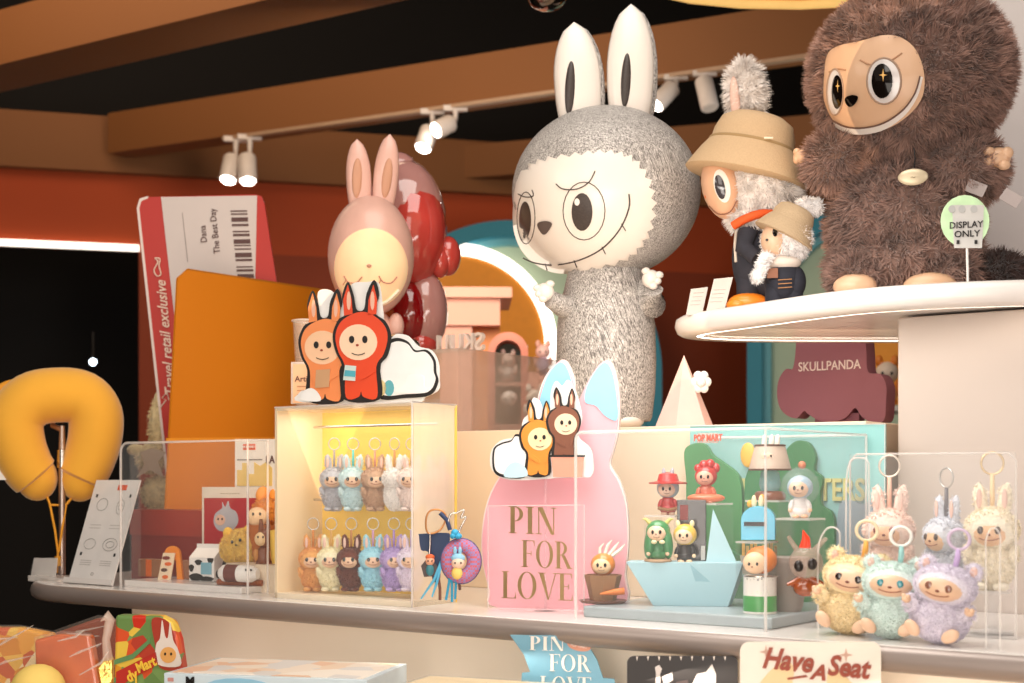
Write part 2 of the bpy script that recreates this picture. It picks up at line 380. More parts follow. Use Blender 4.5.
def lamp(name, label, px, py, D, r):
    t = T(name, label, 'light', px, py, D); t.ell('bulb', M('#dff0ff', .5, emit=14, var=0), px, py, r, r)
    t.tube('bracket', BLACK, [(px, py-2), (px, py-30, 6)], 1.2)
lamp('wall_lamp', 'small round cool white lamp glowing in the dark opening above the neck pillow', 93, 362, 7.0, 3.2)
# arches on the wall
def arch(n, cx, cy, R1, R2, left, D):
    TE = M('#1f7f95', .6, var=.1, scale=3); TL = M('#5fa3ad', .6); MINT = M('#a9bca2', .6, var=.03)
    t = T('trim_%d' % n, None, None, cx, cy, D, kind='structure')
    def half(R, m=44): return [(cx+R*math.cos(PI*i/m), cy-R*math.sin(PI*i/m)) for i in range(m+1)]
    def band(ra, rb, y0, y1, mat, nm):
        t.flat(nm, mat, [(cx+ra, 760)]+half(ra)+[(cx-ra, 760), (cx-rb, 760)]+half(rb)[::-1]+[(cx+rb, 760)], y0, y1)
    band(R1, R2, -.16, .0, TE, 'arch_frame'); band(R2, R2-9, -.10, .0, TL, 'arch_reveal')
    t.flat('arch_panel', MINT, [(cx+R2-8, 760)]+half(R2-8)+[(cx-R2+8, 760)], -.05, -.01)
    return t
arch(2, 510, 372, 152, 136, True, 6.85); arch(3, 900, 345, 153, 138, True, 6.75)
t = T('trim_4', None, None, 455, 345, 6.72, kind='structure')
def hp(R, m=36): return [(455+R*math.cos(PI*i/m), 345-R*math.sin(PI*i/m)) for i in range(m+1)]
t.flat('light_ring', LEDW, [(557, 700)]+hp(102)+[(353, 700), (363, 700)]+hp(90)[::-1]+[(545, 700)], -.03, 0)
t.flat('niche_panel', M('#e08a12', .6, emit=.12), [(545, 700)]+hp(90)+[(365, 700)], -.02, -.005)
PK = M('#e8a68f', .55, var=.05, scale=6)
t = T('display_shelf', 'pink classical display shelf with pediment and columns in the orange niche', 'shelf', 470, 470, 5.2, z=0)
t.box('pediment', PK, 425, 287, 512, 297, 0, .4); t.box('entablature', PK, 436, 297, 500, 325, .03, .38); t.box('column', PK, 440, 325, 472, 840, .05, .2)
t.box('back_panel', M('#d9884f', .6), 472, 325, 500, 840, .12, .2); t.box('step', PK, 500, 372, 560, 840, .1, .35)
t = T('arched_cabinet', 'small pink arched display cabinet standing behind the orange bunny cutout', 'cabinet', 510, 430, 4.4)
t.flat('frame', M('#e7917c', .5), [(488, 470)]+[(508-20*math.cos(PI*i/16), 352-20*math.sin(PI*i/16)) for i in range(17)]+[(528, 470), (521, 470)]+[(508+13*math.cos(PI*i/16), 353-13*math.sin(PI*i/16)) for i in range(17)]+[(495, 470)], 0, .14)
t.flat('back_panel', M('#8fb0a8', .6), [(492, 470)]+[(508-16*math.cos(PI*i/16), 352-16*math.sin(PI*i/16)) for i in range(17)]+[(524, 470)], .12, .14)
t.box('shelf', M('#d8a593', .5), 495, 382, 521, 386, .01, .12); t.box('shelf', M('#d8a593', .5), 495, 424, 521, 470, .01, .12); t.box('pedestal', PK, 486, 470, 530, 890, 0, .16)
def blurtoy(name, label, cols, px, py, h, D, cat='toy figure', group=None):   # small far toys
    t = T(name, label, cat, px, py, D, group=group); k = h/44
    a, b, c = [M(x, .5) for x in cols]
    t.ell('body', b, px, py-10*k, 9*k, 11*k); t.ell('head', a, px, py-28*k, 10*k, 10*k)
    t.ell('ear', c, px-7*k, py-39*k, 3.5*k, 5*k); t.ell('ear', c, px+7*k, py-39*k, 3.5*k, 5*k)
    for s in (-1, 1):
        t.ell('arm', c, px+s*10*k, py-15*k, 3*k, 7*k); t.ell('leg', c, px+s*5*k, py-3*k, 4*k, 4*k); t.ell('eye', EYE, px+s*4*k, py-28*k, 1.2*k, 1.6*k, None, -9.5*k)
    return t
blurtoy('toy_figure', 'black and white bear figure in the lower bay of the pink arched cabinet', ('#efe9e2', '#151212', '#151212'), 509, 423, 38, 4.43)
blurtoy('toy_figure', 'pale pink and grey figure on the upper bay of the pink arched cabinet', ('#e9cfc3', '#c7bdb7', '#d9c3b8'), 508, 381, 32, 4.43)
blurtoy('toy_figure', 'white flowery figure on top of the pink step beside the light ring', ('#f2e7de', '#e9ddd3', '#f5efe8'), 521, 372, 28, 5.4)
blurtoy('toy_figure', 'pink and lilac figure on the pink step, right of the white flowery one', ('#e6b7ad', '#b9a6c0', '#d9a08e'), 543, 372, 32, 5.3)
blurtoy('toy_figure', 'cream and peach figure low behind the blue left ear of the pink sign', ('#f4e6d8', '#e9b48e', '#f6ebe0'), 535, 424, 40, 4.4)
blurtoy('toy_figure', 'blue and white figure above the blue left ear of the pink sign', ('#b9c4dd', '#e9e2e0', '#8fa3c9'), 553, 408, 36, 4.5)
t = T('display_pedestal', 'stepped pink pedestal behind the blue tipped ears of the pink sign', 'pedestal', 545, 424, 4.3, z=0); t.box('low_step', PK, 531, 424, 545, 894, 0, .3); t.box('high_step', PK, 545, 408, 572, 894, .05, .4)
# beams, tracks, spots
def beam(n, pxa, ya, Da, pxb, yb, Db, z0, z1, th, mat, ext=0):
    a = at(pxa, ya, Da); b = at(pxb, yb, Db); d = Vector((b.x-a.x, b.y-a.y, 0)); L = d.length; d.normalize(); nn = Vector((-d.y, d.x, 0))
    if nn.y < 0: nn = -nn
    b2 = b+d*ext
    struct('trim_%d' % n, MB().slab([(a.x, a.y), (b2.x, b2.y), (b2.x+nn.x*th, b2.y+nn.y*th), (a.x+nn.x*th, a.y+nn.y*th)], z0, z1), mat)
    return a, d, nn
ZB = CZ+1.513
beam(10, -120, 0, 5.5, 265, 0, 4.42, ZB, ZB+.20, .24, BEIGE, 3)
a2, d2, n2 = beam(11, 108, 0, 6.5, 340, 0, 5.9, ZB, ZB+.185, .13, BEIGE, 5)
beam(12, 380, 0, 7.2, 815, 0, 6.44, ZB, ZB+.165, .12, BEIGE, 4)
def onbeam(px):                                                # foot of the track at picture column px
    k = (px-CX)/F; s = (a2.x-k*a2.y)/(k*d2.y-d2.x); return a2+d2*s
tz = ZB-.012; q0 = onbeam(222); q1 = onbeam(900)
mb = MB().slab([tuple((q+n2*w)[:2]) for q, w in ((q0, .0), (q1, .0), (q1, .035), (q0, .035))], ZB-.014, ZB)
setp(build('lighting_track', mb, M('#a88a70', .4), None, False), 'long white lighting track along the underside of the beige beam', 'lighting track')
def spot(px, py, dx, dy, label, lit, yaw=0):                    # px,py: centre of its face; dx,dy: direction from mount to face
    q = onbeam(px-dx); D = q.y; mnt = q+n2*.02; mnt.z = ZB-.02
    t = T('track_spotlight', label, 'spotlight', px, py, D-.02, group=None); u = t.u
    m = t.p(px-dx, py-dy, 0); f = t.p(px, py, -10*u); r = 9*u
    ax = (f-m).normalized(); st = m+ax*2*u
    W = M('#d8cec7', .4)
    build('housing', MB().tube([st, st+ax*1.5*u, f-ax*u, f], [r*.92, r, r, r*.94], 20), W, t.o)
    build('lens', MB().tube([f, f+ax*.8*u], [r*.8, r*.78], 20), M('#fff4e6', .4, emit=22, var=0) if lit else M('#cfc5bd', .3), t.o)
    top = t.inv @ (mnt-t.loc)
    build('yoke', MB().tube([top, Vector((top.x, top.y, m.z+4*u)), m], [3*u, 2.2*u, 3*u], 8), W, t.o)
    build('adapter', MB().box(top+Vector((0, 0, .006)), (24*u, 6*u, 5*u)), W, t.o)
spot(228, 180, -5, 24, 'leftmost white track spotlight, lit, pointing down', True)
spot(248, 181, 1, 26, 'lit white track spotlight hanging close beside the leftmost one', True)
spot(423, 148, -7, 20, 'lower lit white spotlight of the middle pair on the track', True)
spot(436, 130, -17, 8, 'lit white spotlight tilted sideways at the right of the middle pair', True)
spot(656, 105, -18, 19, 'lit white spotlight just right of the tall grey figure ears', True)
spot(710, 108, 7, 30, 'unlit white spotlight right of the lit one above the bucket hat plush', False)
t = T('ceiling_camera_dome', 'shiny silver dome hanging at the top edge left of the grey ears', 'dome', 547, 0, 3.4)
t.ell('dome', M('#a9a3a0', .12, 1), 547, -4, 20, 15, 20); build('rim', MB().lathe([(.052, 0), (.055, .01), (.02, .03), (.008, .7), (.008, .72)], t.p(547, -10)), CHROME, t.o)
t = T('trim_13', None, None, 700, 0, 4.2, kind='structure')
t.tube('glowing_cove', M('#f0c071', .5, emit=.9), [(640, -12), (690, -1), (740, 4), (800, 5), (860, 2), (960, -8)], 4.5)
t.tube('cove_panel', M('#d9a050', .5), [(640, -24), (690, -14), (740, -9), (800, -8), (860, -10), (960, -20)], 9)

# ------------------------------------------------------------------ counter
CW = M('#efe9e4', .22, var=.03, scale=4, coat=.4); EDG = M('#9b8d86', .35, .25, var=.05, scale=6)
out = [ST(-.9, 0), ST(-.9, .548), ST(.375, .548), ST(.375, 1.35), ST(2.24, 1.35)]
for i in range(13):
    q = PI/2*i/12; out.append(ST(1.99+.25*math.cos(q), .25-.25*math.sin(q)))
oc = [(p.x, p.y) for p in out]
t0 = bpy.data.objects.new('display_counter', None); COL.objects.link(t0); t0.location = (0, 0, 0)
setp(t0, 'long white display counter top with rounded grey edge', 'counter')
build('countertop', MB().slab(oc, CTOP-.036, CTOP), CW, t0, False, .002)
eo = [ST(-.9, 0), ST(-.9, .02)]
def epath(off): return [ST(-.9, -off)]+[ST(1.99+(.25+off)*math.sin(PI/2*i/12), .25-(.25+off)*math.cos(PI/2*i/12)) for i in range(13)]+[ST(2.24+off, 1.35)]
vs = []; fs = []; prof = [(-.001, -.001), (.006, -.003), (.011, -.010), (.013, -.019), (.011, -.028), (.005, -.034), (-.004, -.037)]
for off, z in prof: vs += [p+Vector((0, 0, z)) for p in epath(off)]
n = 15
for i in range(len(prof)-1):
    for j in range(n-1): fs.append((i*n+j, i*n+j+1, (i+1)*n+j+1, (i+1)*n+j))
build('edge_band', MB().add(vs, fs), EDG, t0)
sL = stuffD(132, .12)[1]
def sbox(name, s0, s1, ta, tb, z0, z1, mat, parent=None, bev=0):
    o = [ST(s0, ta), ST(s1, ta), ST(s1, tb), ST(s0, tb)]
    return build(name, MB().slab([(p.x, p.y) for p in o], CTOP+z0, CTOP+z1), mat, parent, False, bev)
setp(sbox('wall_front', -.9, sL, .12, 1.2, -1.05, -.038, M('#faeedf', .5, var=.02, scale=2), None), kind='structure')
ol = setp(sbox('display_ledge', -.9, 2.2, -.62, .118, -.46, -.42, CREAMB, None), 'low cream display ledge running in front below the counter', 'ledge'); sbox('ledge_base', -.9, 2.1, -.55, .118, -1.05, -.46, M('#d8c0a4', .6), ol)
sPL = stuffD(330, .47)[1]
o = sbox('raised_plinth', .40, sPL, .475, 1.30, 0, .325, M('#ecd8bf', .5, var=.02, scale=2), None, .003)
setp(o, 'raised cream plinth at the back of the counter under the tall grey figure', 'plinth')
# column
CLM = M('#cfc0b6', .6, var=.02, scale=2)
struct('wall_column', MB().slab([tuple(ST(s, tt)[:2]) for s, tt in ((.373, .55), (-.9, .55), (-.9, 1.35), (.373, 1.35))], CTOP-.03, CZ+.2825), CLM, False, .004)
xU = at(972, 0, 3.0)
struct('wall_pillar', MB().slab([(xU.x, 3.0), (3.2, 2.1), (3.4, 3.4), (xU.x+.3, 3.6)], CZ+.3225, 4.3), M('#d8cfcc', .6, var=.02))
# round platform
led = smooth_loop([(.383, 2.75), (.463, 2.614), (.586, 2.43), (.70, 2.345), (.842, 2.302), (1.1, 2.27), (1.4, 2.33), (1.6, 2.55), (1.55, 2.8), (1.25, 2.87), (.783, 2.872), (.504, 2.86), (.40, 2.82)], 6)
def offs(loop, d):
    o = []; n = len(loop)
    for i in range(n):
        a, b = Vector(loop[i-1]), Vector(loop[(i+1) % n]); e = (b-a).normalized(); o.append((loop[i][0]+e.y*(-d), loop[i][1]+e.x*d) if False else (loop[i][0]-e.y*-d*-1, loop[i][1]+e.x*-d))
    return o
def area(l): return sum(l[i-1][0]*l[i][1]-l[i][0]*l[i-1][1] for i in range(len(l)))/2
def off_out(loop, d):
    n = len(loop); s = 1 if area(loop) > 0 else -1; o = []
    for i in range(n):
        a, b = Vector(loop[i-1]), Vector(loop[(i+1) % n]); e = (b-a).normalized(); o.append((loop[i][0]+s*e.y*d, loop[i][1]-s*e.x*d))
    return o
DZ0, DZ1 = CZ+.283, CZ+.322
pt = bpy.data.objects.new('round_platform', None); COL.objects.link(pt); setp(pt, 'thick white rounded display platform jutting from the column with a light strip beneath', 'platform')
vs = []; fs = []; PR = [(.012, DZ0), (.04, DZ0), (.05, DZ0+.006), (.055, DZ0+.018), (.052, DZ1-.006), (.042, DZ1)]; n = len(led)
for d, z in PR: vs += [(x, y, z) for x, y in off_out(led, d)]
for i in range(len(PR)-1):
    for j in range(n): fs.append((i*n+j, i*n+(j+1) % n, (i+1)*n+(j+1) % n, (i+1)*n+j))
fs.append(tuple(range((len(PR)-1)*n, len(PR)*n)))
DW = M('#efe6e0', .3, var=.02, coat=.3)
build('slab', MB().add(vs, fs), DW, pt)
build('underside', MB().slab(off_out(led, -.012), DZ0+.004, DZ0+.012), DW, pt, False)
vs = [(x, y, DZ0+.001) for x, y in off_out(led, .012)]+[(x, y, DZ0+.001) for x, y in off_out(led, .001)]
build('light_strip', MB().add(vs, [(j, (j+1) % n, n+(j+1) % n, n+j) for j in range(n)]), M('#fff0dc', .5, emit=6, var=0), pt)
DT = .322

# ------------------------------------------------------------------ tall grey figure
t = T('tall_bunny_figure', 'tall white rabbit-eared vinyl figure covered in grey pencil hatching', 'figure', 605, 430, 2.892, z=CTOP+.325)
HE = t.E(606, 193, 94, 85, 88)
build('head', MB().ell(HE[0], HE[1], HE[2], 72, 48), HATCH, t.o)
VW = M('#e6dfd9', .35, var=.02, coat=.2)
b = smooth_loop([(513, 205), (517, 180), (528, 163), (548, 156), (575, 152), (600, 149), (622, 151), (640, 161), (652, 180), (657, 203), (654, 228), (644, 247), (628, 261), (600, 270), (570, 274), (545, 270), (524, 254), (514, 232)], 4)
cz = []
for i, (x, y) in enumerate(b):
    k = 1.0 if i % 2 == 0 else .93
    if x < 520 or (y > 236 and x < 568): k = 1
    cz.append((582+(x-582)*k, 212+(y-212)*k))
t.decal('face', VW, HE, cz, 1.6, rings=16)
INK = M('#39302e', .5)
t.line('eye_outline', INK, HE, ellp(584, 211, 21, 29), .45, 2.0, closed=True); t.line('eye_outline', INK, HE, ellp(526, 218, 9, 26), .45, 2.0, closed=True)
PUP = M('#3a3231', .4, var=.5, scale=300)
t.edecal('eye', PUP, HE, 582, 212, 10.5, 19, 2.4); t.edecal('eye', PUP, HE, 525, 220, 6, 18.5, 2.4)
t.edecal('eye_highlight', WHITE, HE, 577, 202, 2.6, 3.6, 3); t.decal('nose', M('#5a4f4d', .5), HE, smooth_loop([(537, 224), (545, 221), (552, 224), (546, 234), (541, 233)], 4), 3, rings=3)
t.line('brow', INK, HE, smooth_loop([(556, 184), (563, 189), (577, 189), (589, 182), (595, 171)], 5, False), .55, 2.2)
t.line('brow', INK, HE, smooth_loop([(518, 194), (525, 197), (533, 196), (532, 190)], 5, False), .55, 2.2)
mth = smooth_loop([(523, 258), (535, 263), (555, 265), (580, 260), (603, 248), (620, 229), (629, 208), (629, 194)], 5, False)
t.line('mouth', INK, HE, mth, .7, 2.2)
for i in (8, 14, 20, 26):
    x, y = mth[i]; t.line('stitch', INK, HE, [(x-1, y-1), (x+i*.12, y+6)], .5, 2.2)
bp = [(44, 0), (46, 4), (49, 30), (50, 60), (49, 95), (46, 118), (42, 132), (38, 150), (30, 160)]
c = t.p(606, 430); build('body', MB().lathe([(r*t.u, z*t.u+.018) for r, z in bp], c, 36, sy=.85), HATCH, t.o)
for x in (587, 624): t.ell('foot', VW, x, 421, 20, 9, 28, -8)
def arm(pts, rr, hx, hy, s):
    t.tube('arm', HATCH, pts, rr, seg=14); h = t.ell('hand', VW, hx, hy, 9, 9, 8, pts[-1][2])
    for k, (dx, dy) in enumerate(((-8, -4), (-6, 2), (-2, 7), (5, -8))): t.ell('finger', VW, hx+s*dx, hy+dy, 4.5, 3.6, 4, pts[-1][2]-3, parent=h)
arm([(576, 308, -10), (562, 306, -25), (550, 299, -34)], [13, 11, 8.5], 545, 292, 1); arm([(640, 292, -10), (653, 304, -24), (652, 290, -34)], [15, 14, 11], 651, 279, -1)
for bx, by, tx, ty, ix, iy in ((580, 126, 574, 22, 570, 88), (630, 120, 631, 4, 626, 80)):
    mb = MB().leaf(t.p(bx, by), t.p(tx, ty), 23.5*t.u, 11*t.u); e = build('ear', mb, VW, t.o)
    t.ell('inner_ear', PUP, ix, iy, 5, 27, 3, -10, 3, parent=e)
    mb = MB().leaf(t.p(bx+4, by, 4*t.u), t.p(tx+2, ty+1, 4*t.u), 24*t.u, 9*t.u); build('ear_back', mb, HATCH, e)

# ------------------------------------------------------------------ brown plush
t = T('brown_plush', 'huge shaggy dark brown plush creature sitting on the white platform', 'plush toy', 908, 300, 2.60, z=CZ+DT)
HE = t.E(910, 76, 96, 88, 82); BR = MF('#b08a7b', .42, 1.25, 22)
fp = smooth_loop([(824, 78), (827, 55), (838, 46), (860, 41), (884, 35), (902, 38), (916, 50), (924, 72), (923, 95), (912, 112), (893, 126), (868, 133), (846, 131), (832, 119), (824, 100)], 4)
def topx(q):
    w = Matrix.Rotation(t.a, 3, 'Z') @ q + t.loc - CAM; return (CX+F*w.x/w.y, HY-F*w.z/w.y)
def skf(q, nm): return q.y < HE[0].y and inside(topx(q), fp)
u = t.u
def furry(name, es, n, L=11, w=1.7, mat=BR, parent=None, **k):
    mb = MB(); tot = sum(e[1][0]*e[1][2] for e in es)
    for e in es:
        mb.ell(e[0], e[1], e[2], 24, 16); mb.fur(e[0], e[1], int(n*e[1][0]*e[1][2]/tot), L*u, w*u, rot=e[2], **k)
    return build(name, mb, mat, parent or t.o, False)
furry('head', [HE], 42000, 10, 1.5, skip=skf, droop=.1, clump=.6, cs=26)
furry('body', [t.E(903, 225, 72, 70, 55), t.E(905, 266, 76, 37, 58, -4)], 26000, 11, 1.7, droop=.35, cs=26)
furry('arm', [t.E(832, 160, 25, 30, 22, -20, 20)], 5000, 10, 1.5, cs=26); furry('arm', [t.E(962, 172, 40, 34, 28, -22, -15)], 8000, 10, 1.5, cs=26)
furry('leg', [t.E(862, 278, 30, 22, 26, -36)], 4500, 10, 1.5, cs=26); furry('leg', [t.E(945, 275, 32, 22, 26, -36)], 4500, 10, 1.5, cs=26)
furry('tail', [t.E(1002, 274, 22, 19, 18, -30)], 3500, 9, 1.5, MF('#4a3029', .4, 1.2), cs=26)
SK = M('#e0b490', .42, coat=.25, var=.08, scale=6)
t.decal('face', SK, HE, fp, 4.5, rings=9)
for cx, cy, rx, ry, ix, iy, irx, iry in ((884, 81, 17, 23, 882, 81, 10.5, 17.5), (835, 92, 8, 23, 837, 92, 5.5, 17)):
    e = t.edecal('eye_white', M('#e6dcd8', .2, coat=1), HE, cx, cy, rx, ry, 5.4); t.line('eye_rim', M('#a98a74', .5), HE, ellp(cx, cy, rx, ry), 1.0, 5.2, closed=True)
    t.edecal('eye', EYE, HE, ix, iy, irx, iry, 6.8)
    st = []
    for i in range(8):
        r = (6.5 if i % 4 == 0 else 4) if i % 2 == 0 else 1.2; st.append((ix+irx*.1+r*math.sin(PI*i/4)*irx/10.5, iy-6-r*math.cos(PI*i/4)))
    t.decal('eye_sparkle', M('#d9a860', .3, emit=.4), HE, st, 7.6, rings=1)
t.decal('nose', EYE, HE, smooth_loop([(845, 98), (852, 95), (858, 97), (855, 104), (850, 107), (846, 104)], 3), 7, rings=3)
ca = smooth_loop([(833, 121), (846, 127), (864, 128), (884, 123), (903, 110), (915, 93), (920, 76)], 4, False)
cb = [(872+(x-872)*1.02+2, 84+(y-84)*1.10+2) for x, y in ca]
mb = MB(); vs = [t.surf(HE, *q, 5.8) for q in ca]+[t.surf(HE, *q, 4.8) for q in cb]; n = len(ca)
build('smile_band', mb.add(vs, [(i, i+1, n+i+1, n+i) for i in range(n-1)]), M('#eee4dc', .3), t.o); t.line('mouth', M('#6b4a3a', .5), HE, ca, .8, 6)
BC = M('#b5835f', .5)
t.line('brow_crease', BC, HE, smooth_loop([(860, 60), (872, 65), (888, 62), (902, 53)], 4, False), .8, 4.6); t.line('brow_crease', BC, HE, smooth_loop([(829, 72), (837, 69), (846, 70)], 4, False), .7, 4.6)
t.ell('hand', SK, (801, 157, 8, 7.5, 7, -22), (797, 152, 4, 4, 4, -24), (797, 160, 4, 4, 4, -24))
t.ell('hand', SK, (998, 158, 12, 10, 8, -40), (989, 152, 6, 5, 5, -44), (989, 162, 6, 5, 5, -44), (1004, 165, 6, 5, 5, -44), (1007, 153, 6, 6, 5, -43))
t.ell('foot', SK, (855, 286, 21, 12, 14, -60)); t.ell('foot', SK, (930, 285, 25, 12, 14, -60))
bd = t.ell('badge', M('#e2cfae', .35, .3), 913, 177, 14, 8, 3, -66); t.text('~', 913, 177, 6, M('#8d7a5a', .4), d=-.128*1, parent=bd)
t.tube('badge_cord', BLACK, [(914, 148, -60), (915, 158, -64), (914, 169, -66)], .6)
for x, y, r in ((976, 188, 25), (1011, 198, 35)):
    q = t.E(x, y, 9, 6, 1, -50, r); build('care_tag', MB().box(q[0], (q[1][0]*2, q[1][1], q[1][2]*2), q[2]), M('#b8aaa6', .5), t.o)

# display only sign
t = T('display_sign', 'round pale iridescent sign on a thin stick in front of the brown plush', 'sign', 968, 286, 2.37, z=CZ+DT)
build('base', MB().lathe([(.022, 0), (.022, .004), (.004, .007)], (0, 0, 0)), WHITE, t.o)
t.tube('stem', WHITE, [(968, 287), (967, 247)], 1.3)
t.flat('disc', M('#bfe0ae', .3, .1, var=.35, scale=30, coat=.6), ellp(965, 221, 24.5, 26), -.002, .001)
t.flat('plate', M('#c9c5c0', .4), [(952, 205), (984, 205), (982, 248), (954, 248)], -.0035, -.002)
t.text('DISPLAY', 966, 225, 6.6, BLACK, d=-.005, bold=.12, sx=.95); t.text('ONLY', 967, 234, 6.6, BLACK, d=-.005, bold=.12)
for x in (958, 976): t.box('clip', BLACK, x-1.5, 240, x+1.5, 244, -.006, -.003)
for i, x in enumerate((952, 962, 974)): t.flat('printed_dot', M('#b5b3b0', .5), ellp(x, 209, 3.6, 3.8, 12), -.0045, -.0035)
# price cards on the platform
for i, (x0, y0, x1, y1, sk, lab) in enumerate(((686, 311, 706, 288, 5, 'left white price card at the tip of the white platform'), (706, 308, 728, 278, 8, 'taller white price card at the tip of the platform, beside orange boots'))):
    t = T('price_card', lab, 'price card', (x0+x1)/2, y0, 2.70-.02*i, z=CZ+DT)
    b = t.p(0, 0).z
    pts = [(x0, y0+4), (x1-4, y0+4), (x1-3+sk, y1-1), (x0+sk, y1+1)]
    t.flat('card', M('#b9b0aa', .4), pts, -.001, .001)
    for k in range(4): t.tube('print_line', M('#a39a96', .5), [(x0+4+k*1.2, y0-6-k*4, -.5), (x1-6+k*1.2, y0-6.5-k*4, -.5)], .35)
    t.tube('stand', GLASS, [(x0+2, y0+4, 1), (x1-2, y0+3, 3)], 1.6)

# ------------------------------------------------------------------ plush in bucket hat
t = T('hatted_plush', 'white fluffy plush in beige bucket hat and navy overalls facing left', 'plush toy', 755, 313, 2.70, z=CZ+DT)
u = t.u; WF = MF('#f1ebe8', .88, 1.1, 60)
furry('head', [t.E(757, 185, 44, 36, 34, 4)], 9000, 7, 1.4, WF, cs=30)
f = t.ell('face', M('#dfb090', .45, coat=.2), 722, 187, 20, 33, 30, -6, -14); FE = t.E(722, 187, 20, 33, 30, -6, -14)
t.edecal('eye_white', WHITE, FE, 722, 186, 8, 17, 1, -12); t.edecal('eye', M('#2c2a35', .1, coat=1), FE, 720, 187, 5, 12.5, 2.2, -12)
t.ell('nose', M('#e06a28', .4), 708, 196, 3.5, 3.5, 3.5, -14); t.line('mouth', M('#8a5a45', .5), FE, smooth_loop([(709, 206), (718, 214), (730, 212), (737, 200)], 4, False), .6)
ro = Matrix.Rotation(math.radians(13), 3, 'Y'); HT = M('#c0a482', .85, var=.1, scale=300, bump=.3)
hc = t.p(750, 155)
prof = [(59, -24), (61, -22), (56, -12), (50, -1), (44, 8), (42, 10), (41, 20), (36, 33), (26, 39), (8, 40), (0.5, 40)]
h = build('bucket_hat', MB().lathe([(a*u, b*u) for a, b in prof[::1]], hc, 36, ro, sy=.85), HT, t.o)
build('hat_band', MB().lathe([(43.5*u, 8*u), (44*u, 9.5*u), (43*u, 11*u)], hc, 36, ro, sy=.86), M('#9f845d', .9), h)
for dx, dy in ((-22, 2), (14, -8)): t.tube('eyelet', M('#e9dcc4', .5), [(750+dx, 140+dy+6, -36), (759+dx, 140+dy+6, -36)], 1.2, parent=h)
e = furry('ear', [t.E(746, 93, 17, 32, 10, 4, -4)], 3500, 9, 1.4, WF, cs=30)
t.ell('inner_ear', M('#d9b8ac', .7), 735, 100, 5, 24, 4, -6, -4, parent=e)
NV = M('#25252f', .85, var=.3, scale=80)
furry('neck_fluff', [t.E(752, 218, 24, 14, 22)], 2500, 7, 1.4, WF, cs=30)
t.ell('overalls', NV, (752, 258, 20, 40, 22), (768, 270, 22, 30, 22)); t.tube('leg', NV, [(748, 275, -4), (748, 300, -6)], [12, 11], seg=14); t.tube('leg', NV, [(775, 275, 0), (775, 304, 0)], [14, 13], seg=14)
t.tube('jacket_edge', M('#c9bcae', .7), [(737, 222, -8), (735, 245, -12), (736, 262, -14)], 1.6)
t.tube('scarf', M('#d9561c', .7), smooth_loop([(733, 226, -20), (745, 219, -24), (760, 214, -24), (772, 214, -20)], 4, False), 4.5)
t.tube('arm', NV, [(748, 232, -18), (744, 248, -24), (757, 258, -30)], [10, 9, 8], seg=12)
OB = M('#e8811c', .4, coat=.3)
t.ell('boot', OB, (748, 302, 20, 9, 14, -10), (738, 305, 12, 7, 12, -12)); t.ell('boot', OB, (776, 306, 14, 6, 14, -4))
t = T('small_hatted_plush', 'small white plush in matching bucket hat and denim, hugged by the larger hatted plush', 'plush toy', 785, 308, 2.60, z=CZ+DT)
u = t.u
furry('head', [t.E(787, 240, 23, 22, 20)], 3500, 5, 1.2, WF, cs=30); SK2 = M('#e3ba98', .4)
t.ell('face', SK2, 774, 240, 13, 17, 14, -9); FE = t.E(774, 240, 13, 17, 14, -9)
t.edecal('eye', EYE, FE, 775, 232, 2.6, 4.6, 1); t.ell('nose', EYE, 767, 240, 1.6, 1.4, 1.5, -21)
h = build('bucket_hat', MB().lathe([(a*u*.52, b*u*.52) for a, b in prof], t.p(789, 226), 30, Matrix.Rotation(math.radians(28), 3, 'Y'), sy=.9), HT, t.o)
furry('ear', [t.E(806, 208, 9, 9, 7), t.E(815, 207, 7, 7, 6)], 1400, 4.5, 1.2, WF, cs=30)
t.ell('dungarees', NV, (783, 280, 18, 22, 16), (796, 282, 10, 16, 12)); t.tube('leg', NV, [(775, 285, -2), (774, 304, -2)], [10, 9], seg=12); t.tube('leg', NV, [(793, 285, 0), (794, 306, 0)], [10, 9], seg=12)
furry('arm', [t.E(762, 266, 6, 8, 6, -20), t.E(757, 276, 6, 7, 6, -20), t.E(766, 258, 7, 6, 6, -18)], 900, 3, 1, WF, cs=30)
t.ell('shirt', M('#e2d2c4', .8), 783, 263, 18, 8, 15, -3); t.box('pocket_patch', M('#8a5a44', .8), 767, 268, 778, 278, -.035, -.03)
for k in range(3): t.tube('stitching', M('#a9764c', .8), [(778, 280+k*4, -17), (792, 279+k*4, -16)], .5)

# ------------------------------------------------------------------ clear block, pink and red figures
sA = stuffD(458, .5)[1]
o = sbox('acrylic_block', sA, stuffD(318, .5)[1], .50, .92, .325, .325+.178, MG('#c9b5a6', .45, .2)); setp(o, 'hazy translucent block on the plinth carrying the pink and red figures', 'display block')
zt = CTOP+.325+.178
D, _ = stuffD(455, .56)
t = T('standing_letters', 'clear acrylic letters seen from behind on the hazy block', 'letters', 462, 352, D, a=A, z=zt)
t.text('SKULL', 458, 344, 18, MG('#efe2da', .65), d=0, mirror=True, ex=.006, sx=.95, bold=.3)
t = T('pale_pink_figure', 'pale pink rabbit-eared figure with glowing sleepy face on the hazy block', 'figure', 372, 352, stuffD(372, .55)[0], z=zt)
PP = M('#dcaea0', .4, var=.08, scale=30, emit=.03, bump=.3, coat=.3); HE = t.E(371, 256, 43, 60, 40)
build('head', MB().ell(*HE, 32, 22), PP, t.o)
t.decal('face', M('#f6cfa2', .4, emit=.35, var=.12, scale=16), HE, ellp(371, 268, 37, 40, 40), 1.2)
FL_ = M('#c79078', .5)
